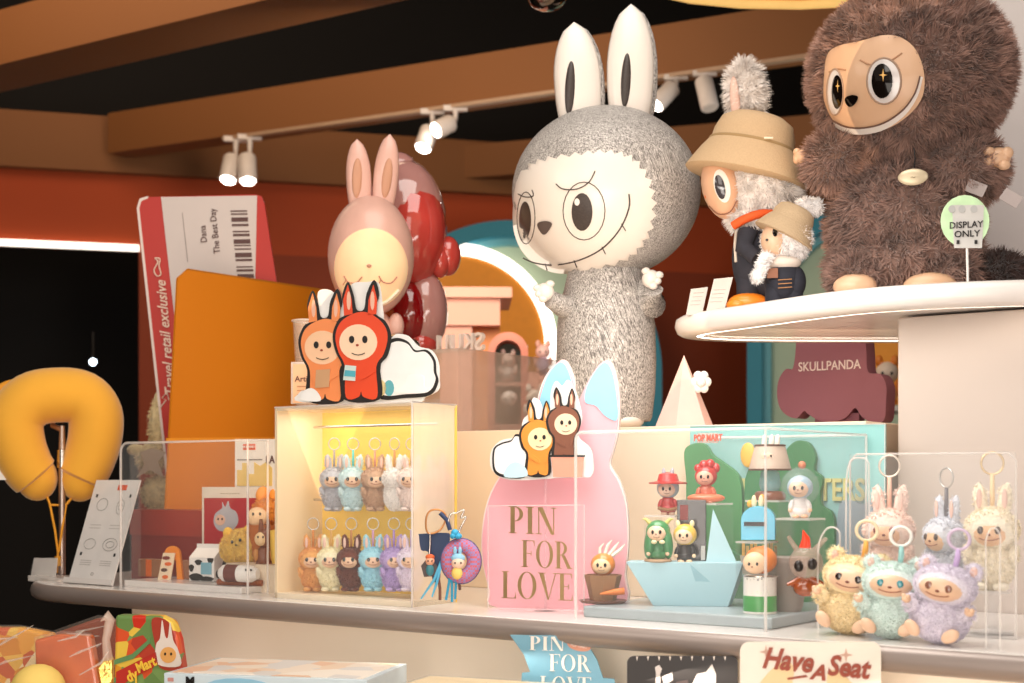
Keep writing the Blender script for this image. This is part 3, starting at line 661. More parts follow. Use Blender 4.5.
for cx in (353, 388): t.line('closed_eye', FL_, HE, smooth_loop([(cx-9, 276), (cx-5, 282), (cx+3, 283), (cx+9, 277)], 4, False), .7, 2.4); t.line('lash', FL_, HE, [(cx-7, 280), (cx-10, 285)], .5, 2.2)
t.ell('nose', FL_, 369, 266, 2.4, 1.8, 2, -43); t.line('mouth', M('#f8ead6', .4), HE, smooth_loop([(344, 290), (356, 302), (371, 306), (386, 302), (399, 290)], 4, False), 1.6, 2.4)
for bx, tx, ix in ((360, 357, 357), (383, 390, 387)):
    e = build('ear', MB().leaf(t.p(bx, 208), t.p(tx, 134 if bx > 370 else 139), 12.5*t.u, 6*t.u), PP, t.o); t.ell('inner_ear', M('#c99478', .5), ix, 178, 5, 20, 2, -5.5, 2 if bx < 370 else 7, parent=e)
t.ell('body', PP, (373, 338, 22, 30, 20, 4)); 
for x in (362, 384): t.ell('foot', PP, x, 352, 12, 8, 16, -8)
for x in (350, 396): t.ell('arm', PP, x, 326, 8, 13, 8, -2)
t = T('glossy_red_figure', 'glossy translucent red balloon-like figure standing behind the pale pink one', 'figure', 415, 355, stuffD(415, .76)[0], z=zt)
RG = M('#c8463e', .06, coat=1, var=.35, scale=10); RG2 = M('#c08a84', .08, coat=1, var=.15, scale=10); DR = M('#8c0c10', .05, coat=1, var=.3, scale=20)
t.ell('head', RG2, 405, 226, 42, 66, 40); t.ell('side_panel', RG, 411, 232, 36, 56, 38, -5); t.ell('ear', RG2, 398, 172, 20, 20, 14)
t.ell('paw', RG, (448, 256, 13, 20, 14), (440, 262, 10, 16, 12, -6)); t.ell('body', RG2, (424, 312, 24, 42, 26)); t.ell('tummy', DR, (408, 314, 24, 34, 26, -6))
t.ell('leg', RG, 420, 345, 18, 14, 20, -4); t.ell('leg', RG, 398, 347, 16, 12, 18, -4)
t = T('silver_trinket', 'small shiny silver round trinket between pink figure and cloud cutout', 'ornament', 403, 352, stuffD(403, .515)[0], z=zt)
t.ell('ball', CHROME, (398, 343, 14, 10, 12), (410, 346, 10, 8, 10), (390, 346, 8, 7, 8))

# ------------------------------------------------------------------ purple sign, tent
t = T('purple_cloud_sign', 'matte purple cloud-shaped block sign on the cream plinth under the platform', 'sign', 835, 424, 2.98, a=A, z=CTOP+.325)
build('foot', MB().box((0, .025, .02), (.10, .03, .04)), M('#7f4b5b', .6, var=.04), t.o, False)
co_ = [(795, 335), (796, 344), (793, 368), (786, 369), (779, 379), (777, 394), (780, 408), (788, 416), (797, 418), (804, 411), (808, 414), (818, 420), (830, 422), (845, 418), (855, 408), (862, 417), (872, 422), (884, 420), (886, 400), (886, 385), (880, 374), (868, 372), (866, 350), (863, 330), (850, 318), (812, 318)]
t.flat('cloud', M('#97606f', .6, var=.04), smooth_loop(co_, 4), 0, .05); t.text('SKULLPANDA', 829, 366, 9.5, M('#f0e2e0', .5), d=-.0012, sx=.82, bold=.12)
t = T('paper_cone', 'folded pale pink faceted paper cone on the plinth with a white flower', 'cone', 684, 427, stuffD(684, .56)[0], z=CTOP+.325)
ap = t.p(684, 355, 0); z0 = 0; bs = [t.p(x, 427, d*t.u) for x, d in ((655, -6), (676, -22), (706, -14), (714, 8), (690, 26), (662, 18))]
for q in bs: q.z = 0
build('cone', MB().add([ap]+bs, [(0, i+1, (i+1) % 6+1) for i in range(6)]+[(6, 5, 4, 3, 2, 1)]), M('#e9bfb4', .6), t.o, False)
t.ell('flower', M('#f2ebe6', .6), *[(701+6*math.cos(i*PI/3), 382+7*math.sin(i*PI/3), 4.5, 5, 4, -4) for i in range(6)], (701, 382, 5, 5, 5, -8))
# toys on a lit shelf behind the column
t = T('wall_shelf', 'white shelf unit glimpsed between the purple sign and the column', 'shelf', 893, 420, 4.2, z=0)
t.box('shelf_board', WHITE, 860, 405, 960, 411, 0, .3); t.box('shelf_board', WHITE, 860, 424, 960, 430, 0, .3); t.box('back_panel', M('#e0922e', .6, emit=.1), 860, 300, 960, 405, .28, .3); t.box('cabinet', M('#efe4da', .6), 860, 430, 960, 905, 0, .3)
blurtoy('toy_figure', 'cream and orange figure on the shelf right of the purple cloud sign', ('#f2dcc8', '#f0b070', '#e8862e'), 887, 405, 50, 4.25)

# ------------------------------------------------------------------ left end of the counter
YL = M('#efac30', .8, var=.08, scale=12, sheen=.4)
D0 = 3.15
t = T('pillow_stand', 'slim metal stand with a round base holding the yellow neck pillow', 'stand', 62, 579, D0, z=CTOP)
build('base', MB().lathe([(.05, 0), (.05, .004), (.012, .008)]), RODM, t.o); build('pole', MB().tube([(0, 0, .005), (0, 0, .30), (0, 0, .345)], [.0075, .0075, .006], 12), RODM, t.o)
build('collar', MB().tube([(0, 0, .25), (0, 0, .29)], .011, 12), CHROME, t.o); build('hook_arm', MB().tube([(0, 0, .335), (-.02, .01, .345), (-.02, .05, .35)], .006), RODM, t.o)
t = T('neck_pillow', 'plump yellow U-shaped travel neck pillow hanging on the metal stand', 'neck pillow', 60, 500, D0, z=CTOP)
pth = smooth_loop([(37, 478, 6), (27, 466, 5), (18, 444, 2), (16, 418, 0), (32, 400, 0), (58, 395, 0), (82, 398, 0), (95, 414, 0), (95, 438, 2), (88, 462, 5), (80, 479, 6)], 5, False)
rr = []
for i in range(len(pth)):
    k = i/(len(pth)-1); rr.append(23+4.5*math.sin(PI*k)**.5 - (3 if k < .02 or k > .98 else 0)) 
pp = [t.p(x, y, d*t.u) for x, y, d in pth]; mb = MB().tube(pp, [r*t.u for r in rr], 20)
for i in (0, -1): mb.ell(pp[i], (20*t.u, 20*t.u, 23*t.u))
o = build('cushion', mb, YL, t.o)
t.tube('seam', M('#c98a22', .8), [(p[0], p[1], p[2]-rr[min(i, len(rr)-1)]*.98) for i, p in enumerate(pth)], .0) if False else None
t.tube('cord', M('#e59b24', .7), [(50, 505, 0), (55, 530, -3), (58, 552, -4), (57, 573, -4)], 1.2); t.tube('cord', M('#e59b24', .7), [(66, 505, 0), (62, 530, -5), (59, 552, -4)], 1.2)
t.tube('cord', M('#e59b24', .7), [(44, 488, 0), (50, 505, 0), (66, 505, 0), (78, 490, 0)], 1.4); t.tube('toggle', M('#e8a32c', .5), [(58, 556, -4), (58, 566, -4)], 3)
t.ell('ear_flap', M('#e79a28', .8), 5, 388, 14, 6, 5, 0, -30); t.box('side_label', WHITE, -8, 468, 8, 480, -.01, -.008)
t = T('card_holder', 'small low clear holder with white card left of the pillow stand pole', 'card holder', 45, 579, 3.11, a=A, z=CTOP)
t.flat('card', M('#dcd5cf', .4), [(30, 580), (55, 580), (57, 558), (34, 558)], 0, .002); t.flat('holder', GLASS, [(28, 581), (62, 581), (63, 560), (33, 560)], .004, .007); t.box('holder_base', EDGE, 28, 578, 66, 581, -.02, .03)
t = T('instruction_card', 'white leaning instruction card with small drawings beside the pillow stand', 'card', 90, 585, 2.98, a=A, z=CTOP)
def cardpt(fx, fy):                                              # fx across, fy up; the card leans back
    a = Vector(t.p(68, 583)); b = Vector(t.p(112, 588)); a.z = b.z = 0
    w = a.lerp(b, fx); H = .235; return Vector((w.x, fy*H*.32, fy*H*.947))
def cardq(name, pts, mat, off=.001, th=.001, parent=None):
    nn = Vector((0, -.947, .32)); q = [cardpt(x, y)+nn*off for x, y in pts]; r = [p-nn*th for p in q]; n = len(q)
    return build(name, MB().add(q+r, [tuple(range(n)), tuple(range(n, 2*n))[::-1]]+[(i, (i+1) % n, (i+1) % n+n, i+n) for i in range(n)]), mat, parent or t.o, False)
cardq('card', [(0, 0), (1, 0), (1, 1), (0, 1)], M('#e6e1dd', .3, coat=.4), .001, .003)
cardq('logo_block', [(.55, .90), (.75, .90), (.75, .95), (.55, .95)], M('#d9542e', .5), .0018)
GR = M('#8d8682', .5)
def ring(cx, cy, rx, ry, ks=14):
    pts = [(cx+rx*math.cos(2*PI*i/ks), cy+ry*math.sin(2*PI*i/ks)) for i in range(ks)]; nn = Vector((0, -.947, .32))
    build('drawing', MB().tube([cardpt(*q)+nn*.0015 for q in pts], .0006, 5, True), GR, t.o)
for cx, cy, rx, ry in ((.30, .76, .12, .06), (.72, .74, .08, .07), (.72, .74, .04, .03), (.26, .38, .13, .05), (.72, .38, .16, .06), (.72, .38, .09, .03), (.5, .1, .03, .012)): ring(cx, cy, rx, ry)
for y in (.56, .53, .22, .20, .18, .05):
    for x in ((.15, .4), (.6, .85)): cardq('print_line', [(x[0], y), (x[1], y), (x[1], y+.006), (x[0], y+.006)], M('#bdb6b1', .5), .0014, .0006)
for x, y in ((.12, .83), (.88, .83), (.12, .27), (.88, .27)): cardq('corner_mark', [(x-.02, y), (x+.02, y), (x+.02, y+.03), (x-.02, y+.03)], BLACK, .0016)
cardq('foot', [(-.06, 0), (1.04, 0), (1.04, .05), (-.06, .05)], M('#dbd4cf', .3), .008, .006)

# boarding pass and orange folder on the red boxes
s0 = stuffD(236, .22)[1]; s1 = stuffD(131, .22)[1]
RB = M('#8f1d10', .35, var=.15, scale=5, coat=.5)
o = setp(sbox('gift_box', s0, s1, .22, .62, 0, .155, RB, None, .002), 'large dark red box under the orange folder in the left case', 'box')
sbox('lid', s0-.002, s1+.002, .218, .622, .10, .157, M('#a8301a', .35, coat=.4), None).parent = o
t = T('boarding_pass_board', 'giant red and white boarding pass board with barcode behind the orange folder', 'sign board', 171, 508, 3.42, z=CTOP+.158, a=-.03)
def bp_(x, y): return (x, y)
RD = M('#bb1e08', .45, var=.03)
L = lambda y: 137+(y-197)*.109
Rr = lambda y: 263+(y-195)*.155
bot = 512
out = [(L(bot), bot), (262, bot), (Rr(300), 300), (Rr(203), 203), (Rr(197)-2, 196), (Rr(195)-8, 194.5), (147, 197), (140, 200), (L(207), 208)]
t.flat('board', RD, out, 0, .012); t.flat('edge_trim', M('#ead8cf', .5), [(L(bot)-1.5, bot), (L(bot)+1, bot), (L(208)+1, 208), (141.5, 201), (148, 198.2), (148, 196), (139.5, 198.5), (L(208)-1.5, 208)], -.001, .013)
t.flat('ticket_panel', M('#d3c6c0', .5, var=.02), [(161, 197), (257, 195.6), (250, bot), (L(bot)+25, bot)], -.002, 0)
PR_ = M('#54302b', .5)
bars = [(211, 1.2), (214, 1.2), (219.5, 4), (225, 2), (231.5, 1.2), (235, 2.2), (241.5, 4.2), (245.5, 1), (249, 1.2), (255, 4.4), (260, 2), (266.8, 1), (270.3, 2), (276, 3.8), (281, 1.4)]
for y, h in bars:
    x = 230.5+(y-211)*.105; t.flat('barcode_bar', PR_, [(x, y-h/2), (x+16.5, y-h/2-.2), (x+16.5, y+h/2-.2), (x, y+h/2)], -.004, -.002)
t.text('The Best Day', 215, 231, 6.6, PR_, d=-.004, rot=-96+0, sx=.9); t.text('Dana', 203.5, 234, 6.6, PR_, d=-.004, rot=-96, sx=.9)
t.flat('rule_line', M('#8a7a76', .5), [(182, 213), (182.6, 213), (188, 262), (187.4, 262)], -.003, -.002)
t.text('Travel retail exclusive', 166, 339, 10.6, M('#efd2bd', .5), d=-.004, rot=-95, shear=.35, sx=.9, bold=.15)
t.tube('aeroplane_drawing', M('#efd2bd', .5), [(x, y, -1.2) for x, y in smooth_loop([(155, 258), (158, 262), (154, 270), (157, 276), (161, 274), (159, 266), (160, 259)], 3)], .7, closed=True)
t.tube('scribble', M('#efd2bd', .5), [(160, 408, -1.2), (166, 400, -1.2), (162, 398, -1.2), (167, 392, -1.2), (169, 400, -1.2)], .7)
aN = math.atan2(.8098, .5867)
OR = M('#cd7806', .55, var=.03, scale=2)
t = T('orange_folder', 'large plain orange envelope board with clipped corner beside the boarding pass', 'display board', 172, 508, 3.12, z=CTOP+.158, a=aN)
t.flat('front_sheet', OR, [(166, 509), (178, 278), (187, 270), (330, 292), (330, 512)], 0, .006); t.flat('back_sheet', M('#b8731c', .5), [(168, 509), (180, 276), (188, 268.5), (330, 290), (330, 512)], .010, .014)
t.flat('pocket_seam', M('#e39526', .5), [(166.5, 438), (330, 436.5), (330, 438.5), (166.5, 441)], -.002, 0)
t = T('cream_fleece_plush', 'cream fleecy knotted plush poking out left of the boarding pass', 'plush toy', 155, 508, 3.45, z=CTOP+.158); u = t.u
CF = MF('#f3dfae', .75, 1.1, 80)
furry('body', [t.E(158, 493, 16, 17, 14), t.E(151, 458, 14, 15, 12), t.E(158, 425, 9, 28, 9, 0, 3)], 3000, 3, 1.2, CF, cs=60)
t.ell('ear', MF('#f3dfae', .8, 1.1), (136, 450, 9, 6, 6), (160, 400, 6, 10, 6)); t.flat('star_patch', M('#b9a38c', .7), [(140, 452), (152, 448), (166, 452), (158, 462), (164, 478), (150, 470), (136, 478), (144, 464)], -.04, -.037)

# ------------------------------------------------------------------ acrylic cases
def case(label, px0, px1, ht, tf, depth, rl, zb_=0, back=True):
    D, sa = stuffD(px0, tf); _, sb = stuffD(px1, tf); W = sa-sb; c = ST(sa, tf, zb_)
    r = bpy.data.objects.new('acrylic_case', None); COL.objects.link(r); r.location = c; r.rotation_euler = (0, 0, A); setp(r, label, 'display case')
    th = .005; out = [(0, .0), (W, 0), (W, ht)]+[(rl-rl*math.sin(PI/2*i/6), ht-rl+rl*math.cos(PI/2*i/6)) for i in range(7)]
    build('front_pane', MB().prism(out, 0, th), GLASS, r, False)
    build('front_edge', MB().tube([(0, .002, .002)]+[(x, .002, z) for x, z in out[:2]][::-1][:1] if False else [(W, .002, 0), (W, .002, ht)]+[(x, .002, z) for x, z in out[3:]]+[(0, .002, 0)], .0026, 6), EDGE, r)
    build('side_pane', MB().box((W-th/2, depth/2, ht/2), (th, depth-.012, ht)), GLASS, r, False)
    build('side_edge', MB().tube([(W, .002, ht), (W, depth, ht), (W, depth, 0)], .0024, 6), EDGE, r)
    if back: build('back_pane', MB().box((W/2, depth, ht/2), (W, th, ht)), MG('#ffffff', .03), r, False)
    if back: build('back_edge', MB().tube([(rl, depth, ht), (W, depth, ht)], .0024, 6), EDGE, r)
    if not back: build('left_pane', MB().box((th/2, depth/2+.01, (ht-rl)/2), (th, depth-.03, ht-rl)), MG('#ffffff', .03), r, False)
    return r
case('clear acrylic case at the left, holding milk carton, red poster and yellow plush', 120, 247, .30, .055, .055, .02, back=False)
case('wide clear acrylic case at the right, over the paper boat and small figures', 575, 765, .30, .055, .39, .012)

# things in the left case
sa = stuffD(126, .075)[1]; sb = stuffD(243, .075)[1]
o = setp(sbox('white_tray', sb, sa, .07, .20, 0, .013, M('#f1ebe6', .25, coat=.4), None, .002), 'low white tray under the milk carton and sushi roll toy', 'tray')
hz = CTOP+.014
for x0, x1, y0, y1, c, tt, lab in ((138, 160, 560, 581, '#9a6a48', .17, 'small brown box with orange stripe, leftmost on the white tray'), (180, 197, 561, 582, '#9b6a4c', .165, 'small plain brown box between the orange stand and milk carton')):
    t = T('small_box', lab, 'box', x0, y1, stuffD((x0+x1)/2, tt)[0], a=A, z=hz); a_ = t.p(x0, y1); b_ = t.p(x1, y0)
    build('carton', MB().box(((a_.x+b_.x)/2, .015, (b_.z)/2), (b_.x-a_.x, .03, b_.z)), M(c, .6), t.o, False, .001)
    if x0 < 150: build('stripe', MB().box(((a_.x+b_.x)/2, -.0008, b_.z/2), ((b_.x-a_.x)*.25, .001, b_.z*.98)), M('#e06a1c', .5), t.o, False)
t = T('orange_stand', 'orange arched mini stand with an illustrated card leaning on it', 'stand', 169, 582, stuffD(169, .13)[0], a=A*.3, z=hz)
t.flat('stand_frame', M('#ee8a18', .4, coat=.5), [(160, 583)]+[(172+8*math.cos(PI-PI*i/10), 555-9*math.sin(PI*i/10)) for i in range(11)]+[(183, 583), (177, 583), (176, 560), (168, 560), (166, 583)], .008, .016)
t.flat('card', M('#f0d9b8', .5), [(157, 583), (170, 583), (175, 553), (163, 553)], 0, .003)
for k, (x, y, c) in enumerate(((166, 558, '#7a2a1c'), (168, 564, '#e0641e'), (164, 570, '#5d3a2a'), (165, 577, '#e0641e'))): t.flat('print', M(c, .5), ellp(x, y, 4-k*.3, 2, 8), -.001, 0)
t = T('milk_carton', 'black and white cow-spotted milk carton with gabled top and blue label', 'milk carton', 204, 584, stuffD(204, .13)[0], a=A*.6, z=hz)
a_ = t.p(189, 583); b_ = t.p(214, 558); w = b_.x-a_.x; h = b_.z; cx = (a_.x+b_.x)/2
mc = M('#f2eeea', .3, coat=.4)
cb_ = build('carton', MB().box((cx, w/2, h/2), (w, w, h)), mc, t.o, False, .001)
build('gable', MB().add([(cx-w/2, 0, h), (cx+w/2, 0, h), (cx+w/2, w, h), (cx-w/2, w, h), (cx-w/2, w/2, h*1.42), (cx+w/2, w/2, h*1.42)], [(0,1,5,4), (2,3,4,5), (0,4,3), (1,2,5)]), mc, t.o, False); build('crimp', MB().box((cx, w/2, h*1.48), (w, .004, h*.16)), mc, t.o, False)
for fx, fz, rx, rz in ((-.22, .14, .26, .2), (.2, .08, .28, .14), (-.12, .8, .14, .12), (.36, .9, .12, .16), (-.4, .55, .1, .16)): build('cow_spot', MB().prism([(cx+w*fx+w*rx*math.cos(i)*(1+.2*math.sin(3*i)), min(h*.99, max(.001, h*fz+h*rz*math.sin(i)))) for i in [2*PI*k/14 for k in range(14)]], -.0008, .0005), BLACK, t.o, False)
for fy, fz, r in ((.3, .3, .2), (.7, .7, .2), (.75, .15, .16)): build('cow_spot', MB().ell((cx+w/2, w*fy, h*fz), (.0008, w*r, h*r)), BLACK, t.o)
build('blue_label', MB().box((cx+w*.2, -.001, h*.55), (w*.42, .001, h*.5)), M('#7fb2c4', .4), t.o, False)
t = T('sushi_roll_toy', 'white sushi roll shaped toy with brown band on a brown mat', 'toy', 238, 585, stuffD(240, .10)[0], z=hz, a=A*.5)
t.tube('roll', M('#f4efe9', .5), [(220, 573), (224, 573), (252, 574), (258, 574)], [5, 8.5, 8.5, 5], seg=16); t.tube('band', M('#6b2f22', .6), [(227, 573), (239, 573.5)], 8.8, seg=16); t.tube('mat', M('#a3562e', .9, bump=1, scale=200), [(218, 582, 4), (262, 583, 4)], 3.2); t.ell('topping', BLACK, (246, 570, 1.2, 1.2, 1, -8), (251, 570, 1.2, 1.2, 1, -8))
t = T('red_poster', 'framed red poster of a grey toy standing behind the yellow round plush', 'poster', 230, 560, stuffD(230, .195)[0], a=A, z=CTOP)
t.flat('frame', M('#efe2d2', .4), [(202, 585), (259, 585), (259, 487), (202, 487)], 0, .004); t.flat('picture', M('#b5121c', .4), [(204, 576), (257, 576), (257, 498), (204, 498)], -.001, 0)
t.text('- - - - - - -', 230, 493, 5, M('#8a6a2c', .5), d=-.001)
t.flat('printed_toy', M('#b8b6bd', .6), smooth_loop([(214, 524), (215, 514), (222, 508), (222, 502), (225, 507), (228, 501), (230, 508), (236, 512), (238, 522), (232, 530), (220, 531)], 4), -.0018, -.001); t.flat('printed_face', M('#e6b9a0', .6), ellp(220, 520, 5, 5.5, 14), -.0026, -.0018)
for x in (218, 222): t.flat('printed_eye', BLACK, ellp(x, 519, .8, 1.2, 8), -.0032, -.0026)
t = T('white_poster', 'white poster card with yellow skyline behind the red poster', 'poster', 255, 520, stuffD(255, .21)[0], a=A, z=CTOP)
t.flat('sheet', M('#f3ece4', .4), [(235, 578), (300, 578), (300, 439), (235, 439)], 0, .003); t.box('logo_block', M('#e2572c', .5), 243, 444, 255, 450, -.001, 0); t.text('POP MART', 249, 447, 2.6, WHITE, d=-.0015)
t.flat('skyline', M('#eac878', .5), [(237, 486), (237, 470), (242, 470), (242, 463), (248, 463), (248, 474), (254, 474), (254, 462), (260, 466), (266, 462), (272, 468), (272, 486)], -.001, 0); t.box('heading_line', GR, 237, 459, 262, 460.5, -.001, 0); t.text('LA', 270, 460, 8, PR_, d=-.0015)
t = T('cream_ledge', 'low cream riser box under the yellow round plush', 'riser', 250, 585, stuffD(250, .125)[0], a=A, z=CTOP)
t.box('riser', M('#f1dfc6', .4), 226, 566, 285, 597, 0, .10)
zr = CTOP+t.p(226, 566).z; DL = stuffD(245, .165)[0]
t = T('yellow_round_plush', 'round fluffy yellow cat-eared plush on the cream riser', 'plush toy', 241, 566, stuffD(240, .17)[0], z=zr); u = t.u
furry('body', [t.E(241, 548, 20, 18, 15)], 5000, 2.6, .9, MF('#f0c95f', .7, 1.15), cs=60); t.ell('ear', M('#e9b945', .8), 228, 533, 5, 6, 3); t.ell('ear', M('#e9b945', .8), 248, 531, 5, 6, 3)
for x, y in ((232, 542), (240, 540)): t.ell('eye', EYE, x, y, 1.4, 1.8, 1, -15)
t.ell('nose', EYE, 236, 545, 1.2, .9, 1, -16)
t = T('brown_bunny_figure', 'small brown rabbit-eared figure standing at right of the yellow round plush', 'toy figure', 263, 566, stuffD(263, .15)[0], z=zr)
BN = M('#7a4026', .5, coat=.3); t.ell('body', BN, (264, 557, 9, 11, 7)); t.ell('head', BN, 265, 538, 9, 10, 8); t.ell('face', M('#f0cf9e', .4), 261, 539, 6.5, 7, 5, -4)
for x in (261, 268): t.tube('ear', BN, [(x, 530), (x, 519)], [2.6, 1.6])
for x in (258, 263): t.ell('eye', EYE, x, 537, .9, 1.3, .8, -9)
for x in (259, 269): t.ell('leg', BN, x, 565, 4, 3, 4, -2)
for x in (256, 272): t.ell('arm', M('#c98a4a', .5), x, 555, 3, 6, 3, -3)
t = T('orange_tiger_plush', 'orange and cream plush perched on a brown pot behind the brown figure', 'plush toy', 265, 566, stuffD(265, .2)[0], z=zr); u = t.u
build('pot', MB().lathe([(10*u, 0), (15*u, 12*u), (17*u, 38*u), (17*u, 40*u)], (0, 0, 0)), M('#b5652a', .6), t.o)
furry('body', [t.E(268, 512, 16, 14, 12)], 2500, 2.6, .9, MF('#f09a3a', .7, 1.1), cs=60); t.ell('head', M('#f4cfa4', .6), (258, 517, 11, 10, 10, -8)); t.ell('ear', M('#f09a3a', .7), (262, 494, 6, 8, 4, 0, 20)); t.ell('ear', M('#f09a3a', .7), 275, 496, 6, 8, 4)
for x in (253, 260): t.ell('eye', EYE, x, 514, 1.1, 1.6, 1, -17.5)
t = T('yellow_cloth', 'bunched yellow fabric hanging beside the brown rabbit-eared figure', 'cloth', 276, 566, stuffD(276, .13)[0], z=zr)
t.tube('drape', M('#ecc25e', .8), [(273, 530), (276, 545), (280, 562)], [3, 6, 8]); t.tube('drape', M('#e3b24a', .8), [(278, 532, 2), (282, 548, 2), (284, 563, 2)], [3, 5, 6])

# ------------------------------------------------------------------ yellow keychain box
_, sa = stuffD(275, .05); _, sb = stuffD(412, .05); W = sa-sb; BD = .125; BH = .36
r = bpy.data.objects.new('keychain_box', None); COL.objects.link(r); r.location = ST(sa, .05); r.rotation_euler = (0, 0, A); setp(r, 'tall acrylic box with yellow back holding two rows of plush keychains', 'display box')
YB = M('#eec65c', .45, emit=.15, var=.03, scale=3); CRM = M('#efd9b6', .5, emit=.0, var=.02)  # YB emits slightly: the box's inner glow is put into its back panel
build('back_panel', MB().box((W/2, BD, BH/2), (W, .005, BH)), YB, r, False); build('left_panel', MB().box((.003, BD/2, BH/2), (.006, BD, BH)), CRM, r, False)
build('top_panel', MB().box((W/2, BD/2, BH-.003), (W, BD, .006)), MG('#fff1d8', .45), r, False); build('right_panel', MB().box((W-.002, BD/2, BH/2), (.004, BD-.01, BH)), MG('#fdebd6', .45, .25), r, False)
build('floor_panel', MB().box((W/2, BD/2, .005), (W, BD, .010)), M('#f3e2c8', .4), r, False)
build('front_pane', MB().box((W/2, .0, BH/2), (W, .004, BH)), MG('#ffffff', .035), r, False)
for z in (.325, .185): build('hanging_rod', MB().tube([(.02, .085, z), (W-.01, .085, z)], .0025, 8), CHROME, r)
build('corner_edge', MB().tube([(W, 0, 0), (W, 0, BH)], .002, 6), EDGE, r); build('corner_edge', MB().tube([(0, 0, BH), (W, 0, BH), (W, BD, BH)], .002, 6), EDGE, r)

# generic pendant plush (unit: 1 = full plush without ears about 82)
PC = {}
def pend_mesh(kind):
    if kind in PC: return PC[kind]
    d = {}
    sit = kind == 'sit'
    if not sit:
        b = ((0, 0, 26), (20, 15, 25)); h = ((0, -1, 60), (24, 20, 21)); face = ((0, -10, 57), (17, 12, 14))
    else:
        b = ((0, 0, 30), (30, 24, 32)); h = ((0, -2, 76), (32, 27, 28)); face = ((0, -15, 74), (24, 17, 18.5))
    sk = lambda p, nm: ((p.x-face[0][0])/face[1][0])**2+((p.z-face[0][2])/face[1][2])**2 < 1.3 and p.y < 0
    nf = 6500 if sit else 2200
    d['body'] = [MB().ell(*b).fur(b[0], b[1], nf, 2.9 if sit else 3.0, 1.3 if sit else 1.7, clump=.2, cs=.13)]
    d['head'] = [MB().ell(*h).fur(h[0], h[1], nf, 2.7 if sit else 2.8, 1.3 if sit else 1.7, clump=.2, skip=sk, cs=.13)]
    d['face'] = [MB().ell(*face)]
    k = 1.35 if sit else 1
    d['eye'] = [MB().ell((s*7.5*k, face[0][1]-face[1][1]*.88, face[0][2]+2.5), (2.9*k, 1.5, 3.9*k)) for s in (-1, 1)]
    d['nose'] = [MB().ell((0, face[0][1]-face[1][1]*.99, face[0][2]-2*k), (1.7*k, 1.3, 1.3*k))]
    mp = [(x, face[0][1]-face[1][1]*math.sqrt(max(.05, 1-(x/face[1][0])**2-((z-face[0][2])/face[1][2])**2))-.4, z) for x, z in ((x_*k, face[0][2]-5.2*k-2.2*k*(1-(x_/9)**2)) for x_ in (-9, -6, -3, 0, 3, 6, 9))]
    d['mouth'] = [MB().tube(mp, .6*k, 5)]
    if not sit:
        d['ear'] = [MB().leaf((s*9, 2, 75), (s*13, 4, 106), 6.2, 4).fur((s*11, 3, 90), (6, 4, 15), 220, 3, 1.5, cs=.13) for s in (-1, 1)]
        d['inner_ear'] = [MB().ell((s*11.3, -1.8, 90), (2.6, 1.2, 10)) for s in (-1, 1)]
        d['arm'] = [MB().ell((s*19, -5, 36), (5, 5, 10), Matrix.Rotation(s*.4, 3, 'Y')).fur((s*19, -5, 36), (5, 5, 10), 160, 4, 1.7, cs=.13) for s in (-1, 1)]
        d['foot'] = [MB().ell((s*9, -8, 4), (7.5, 9, 4.5)) for s in (-1, 1)]
        d['strap'] = [MB().tube([(0, 2, 78), (0, 2, 95), (0, 2, 114)], [2, 2.3, 2], 8)]
        d['ring'] = [MB().tube([(10*math.cos(2*PI*i/20), 2, 125+11*math.sin(2*PI*i/20)) for i in range(20)], 1.1, 6, True)]
    else:
        d['ear'] = [MB().ell((s*24, 8, 100), (9, 6, 12)).fur((s*24, 8, 100), (9, 6, 12), 260, 5, 1.5, cs=.13) for s in (-1, 1)]
        d['inner_ear'] = [MB().ell((s*25, 3, 101), (4, 2, 7)) for s in (-1, 1)]
        d['arm'] = [MB().ell((s*28, -12, 46), (8, 9, 13), Matrix.Rotation(s*.5, 3, 'Y')).fur((s*28, -12, 46), (8, 9, 13), 450, 5, 1.5, cs=.13) for s in (-1, 1)]
        d['hand'] = [MB().ell((s*33, -20, 50), (5, 5, 5)).ell((s*36, -21, 54), (2.6, 2.6, 3)).ell((s*31, -23, 54), (2.6, 2.6, 3)) for s in (-1, 1)]
        d['foot'] = [MB().ell((s*20, -27, 15), (7.5, 5, 11.5), Matrix.Rotation(s*.55, 3, 'Y')) for s in (-1, 1)]
        d['strap'] = [MB().tube([(6, 0, 100), (7, -1, 116), (6, 0, 128)], [2.6, 3.2, 2.4], 8)]
        d['ring'] = [MB().tube([(5+11*math.cos(2*PI*i/24), 0, 141+13.5*math.sin(2*PI*i/24)) for i in range(24)], 2.0, 8, True)]
    mats = {}
    PC[kind] = {k: [m.data(k, WHITE, k not in ('body', 'head')) for m in v] for k, v in d.items()}
    return PC[kind]
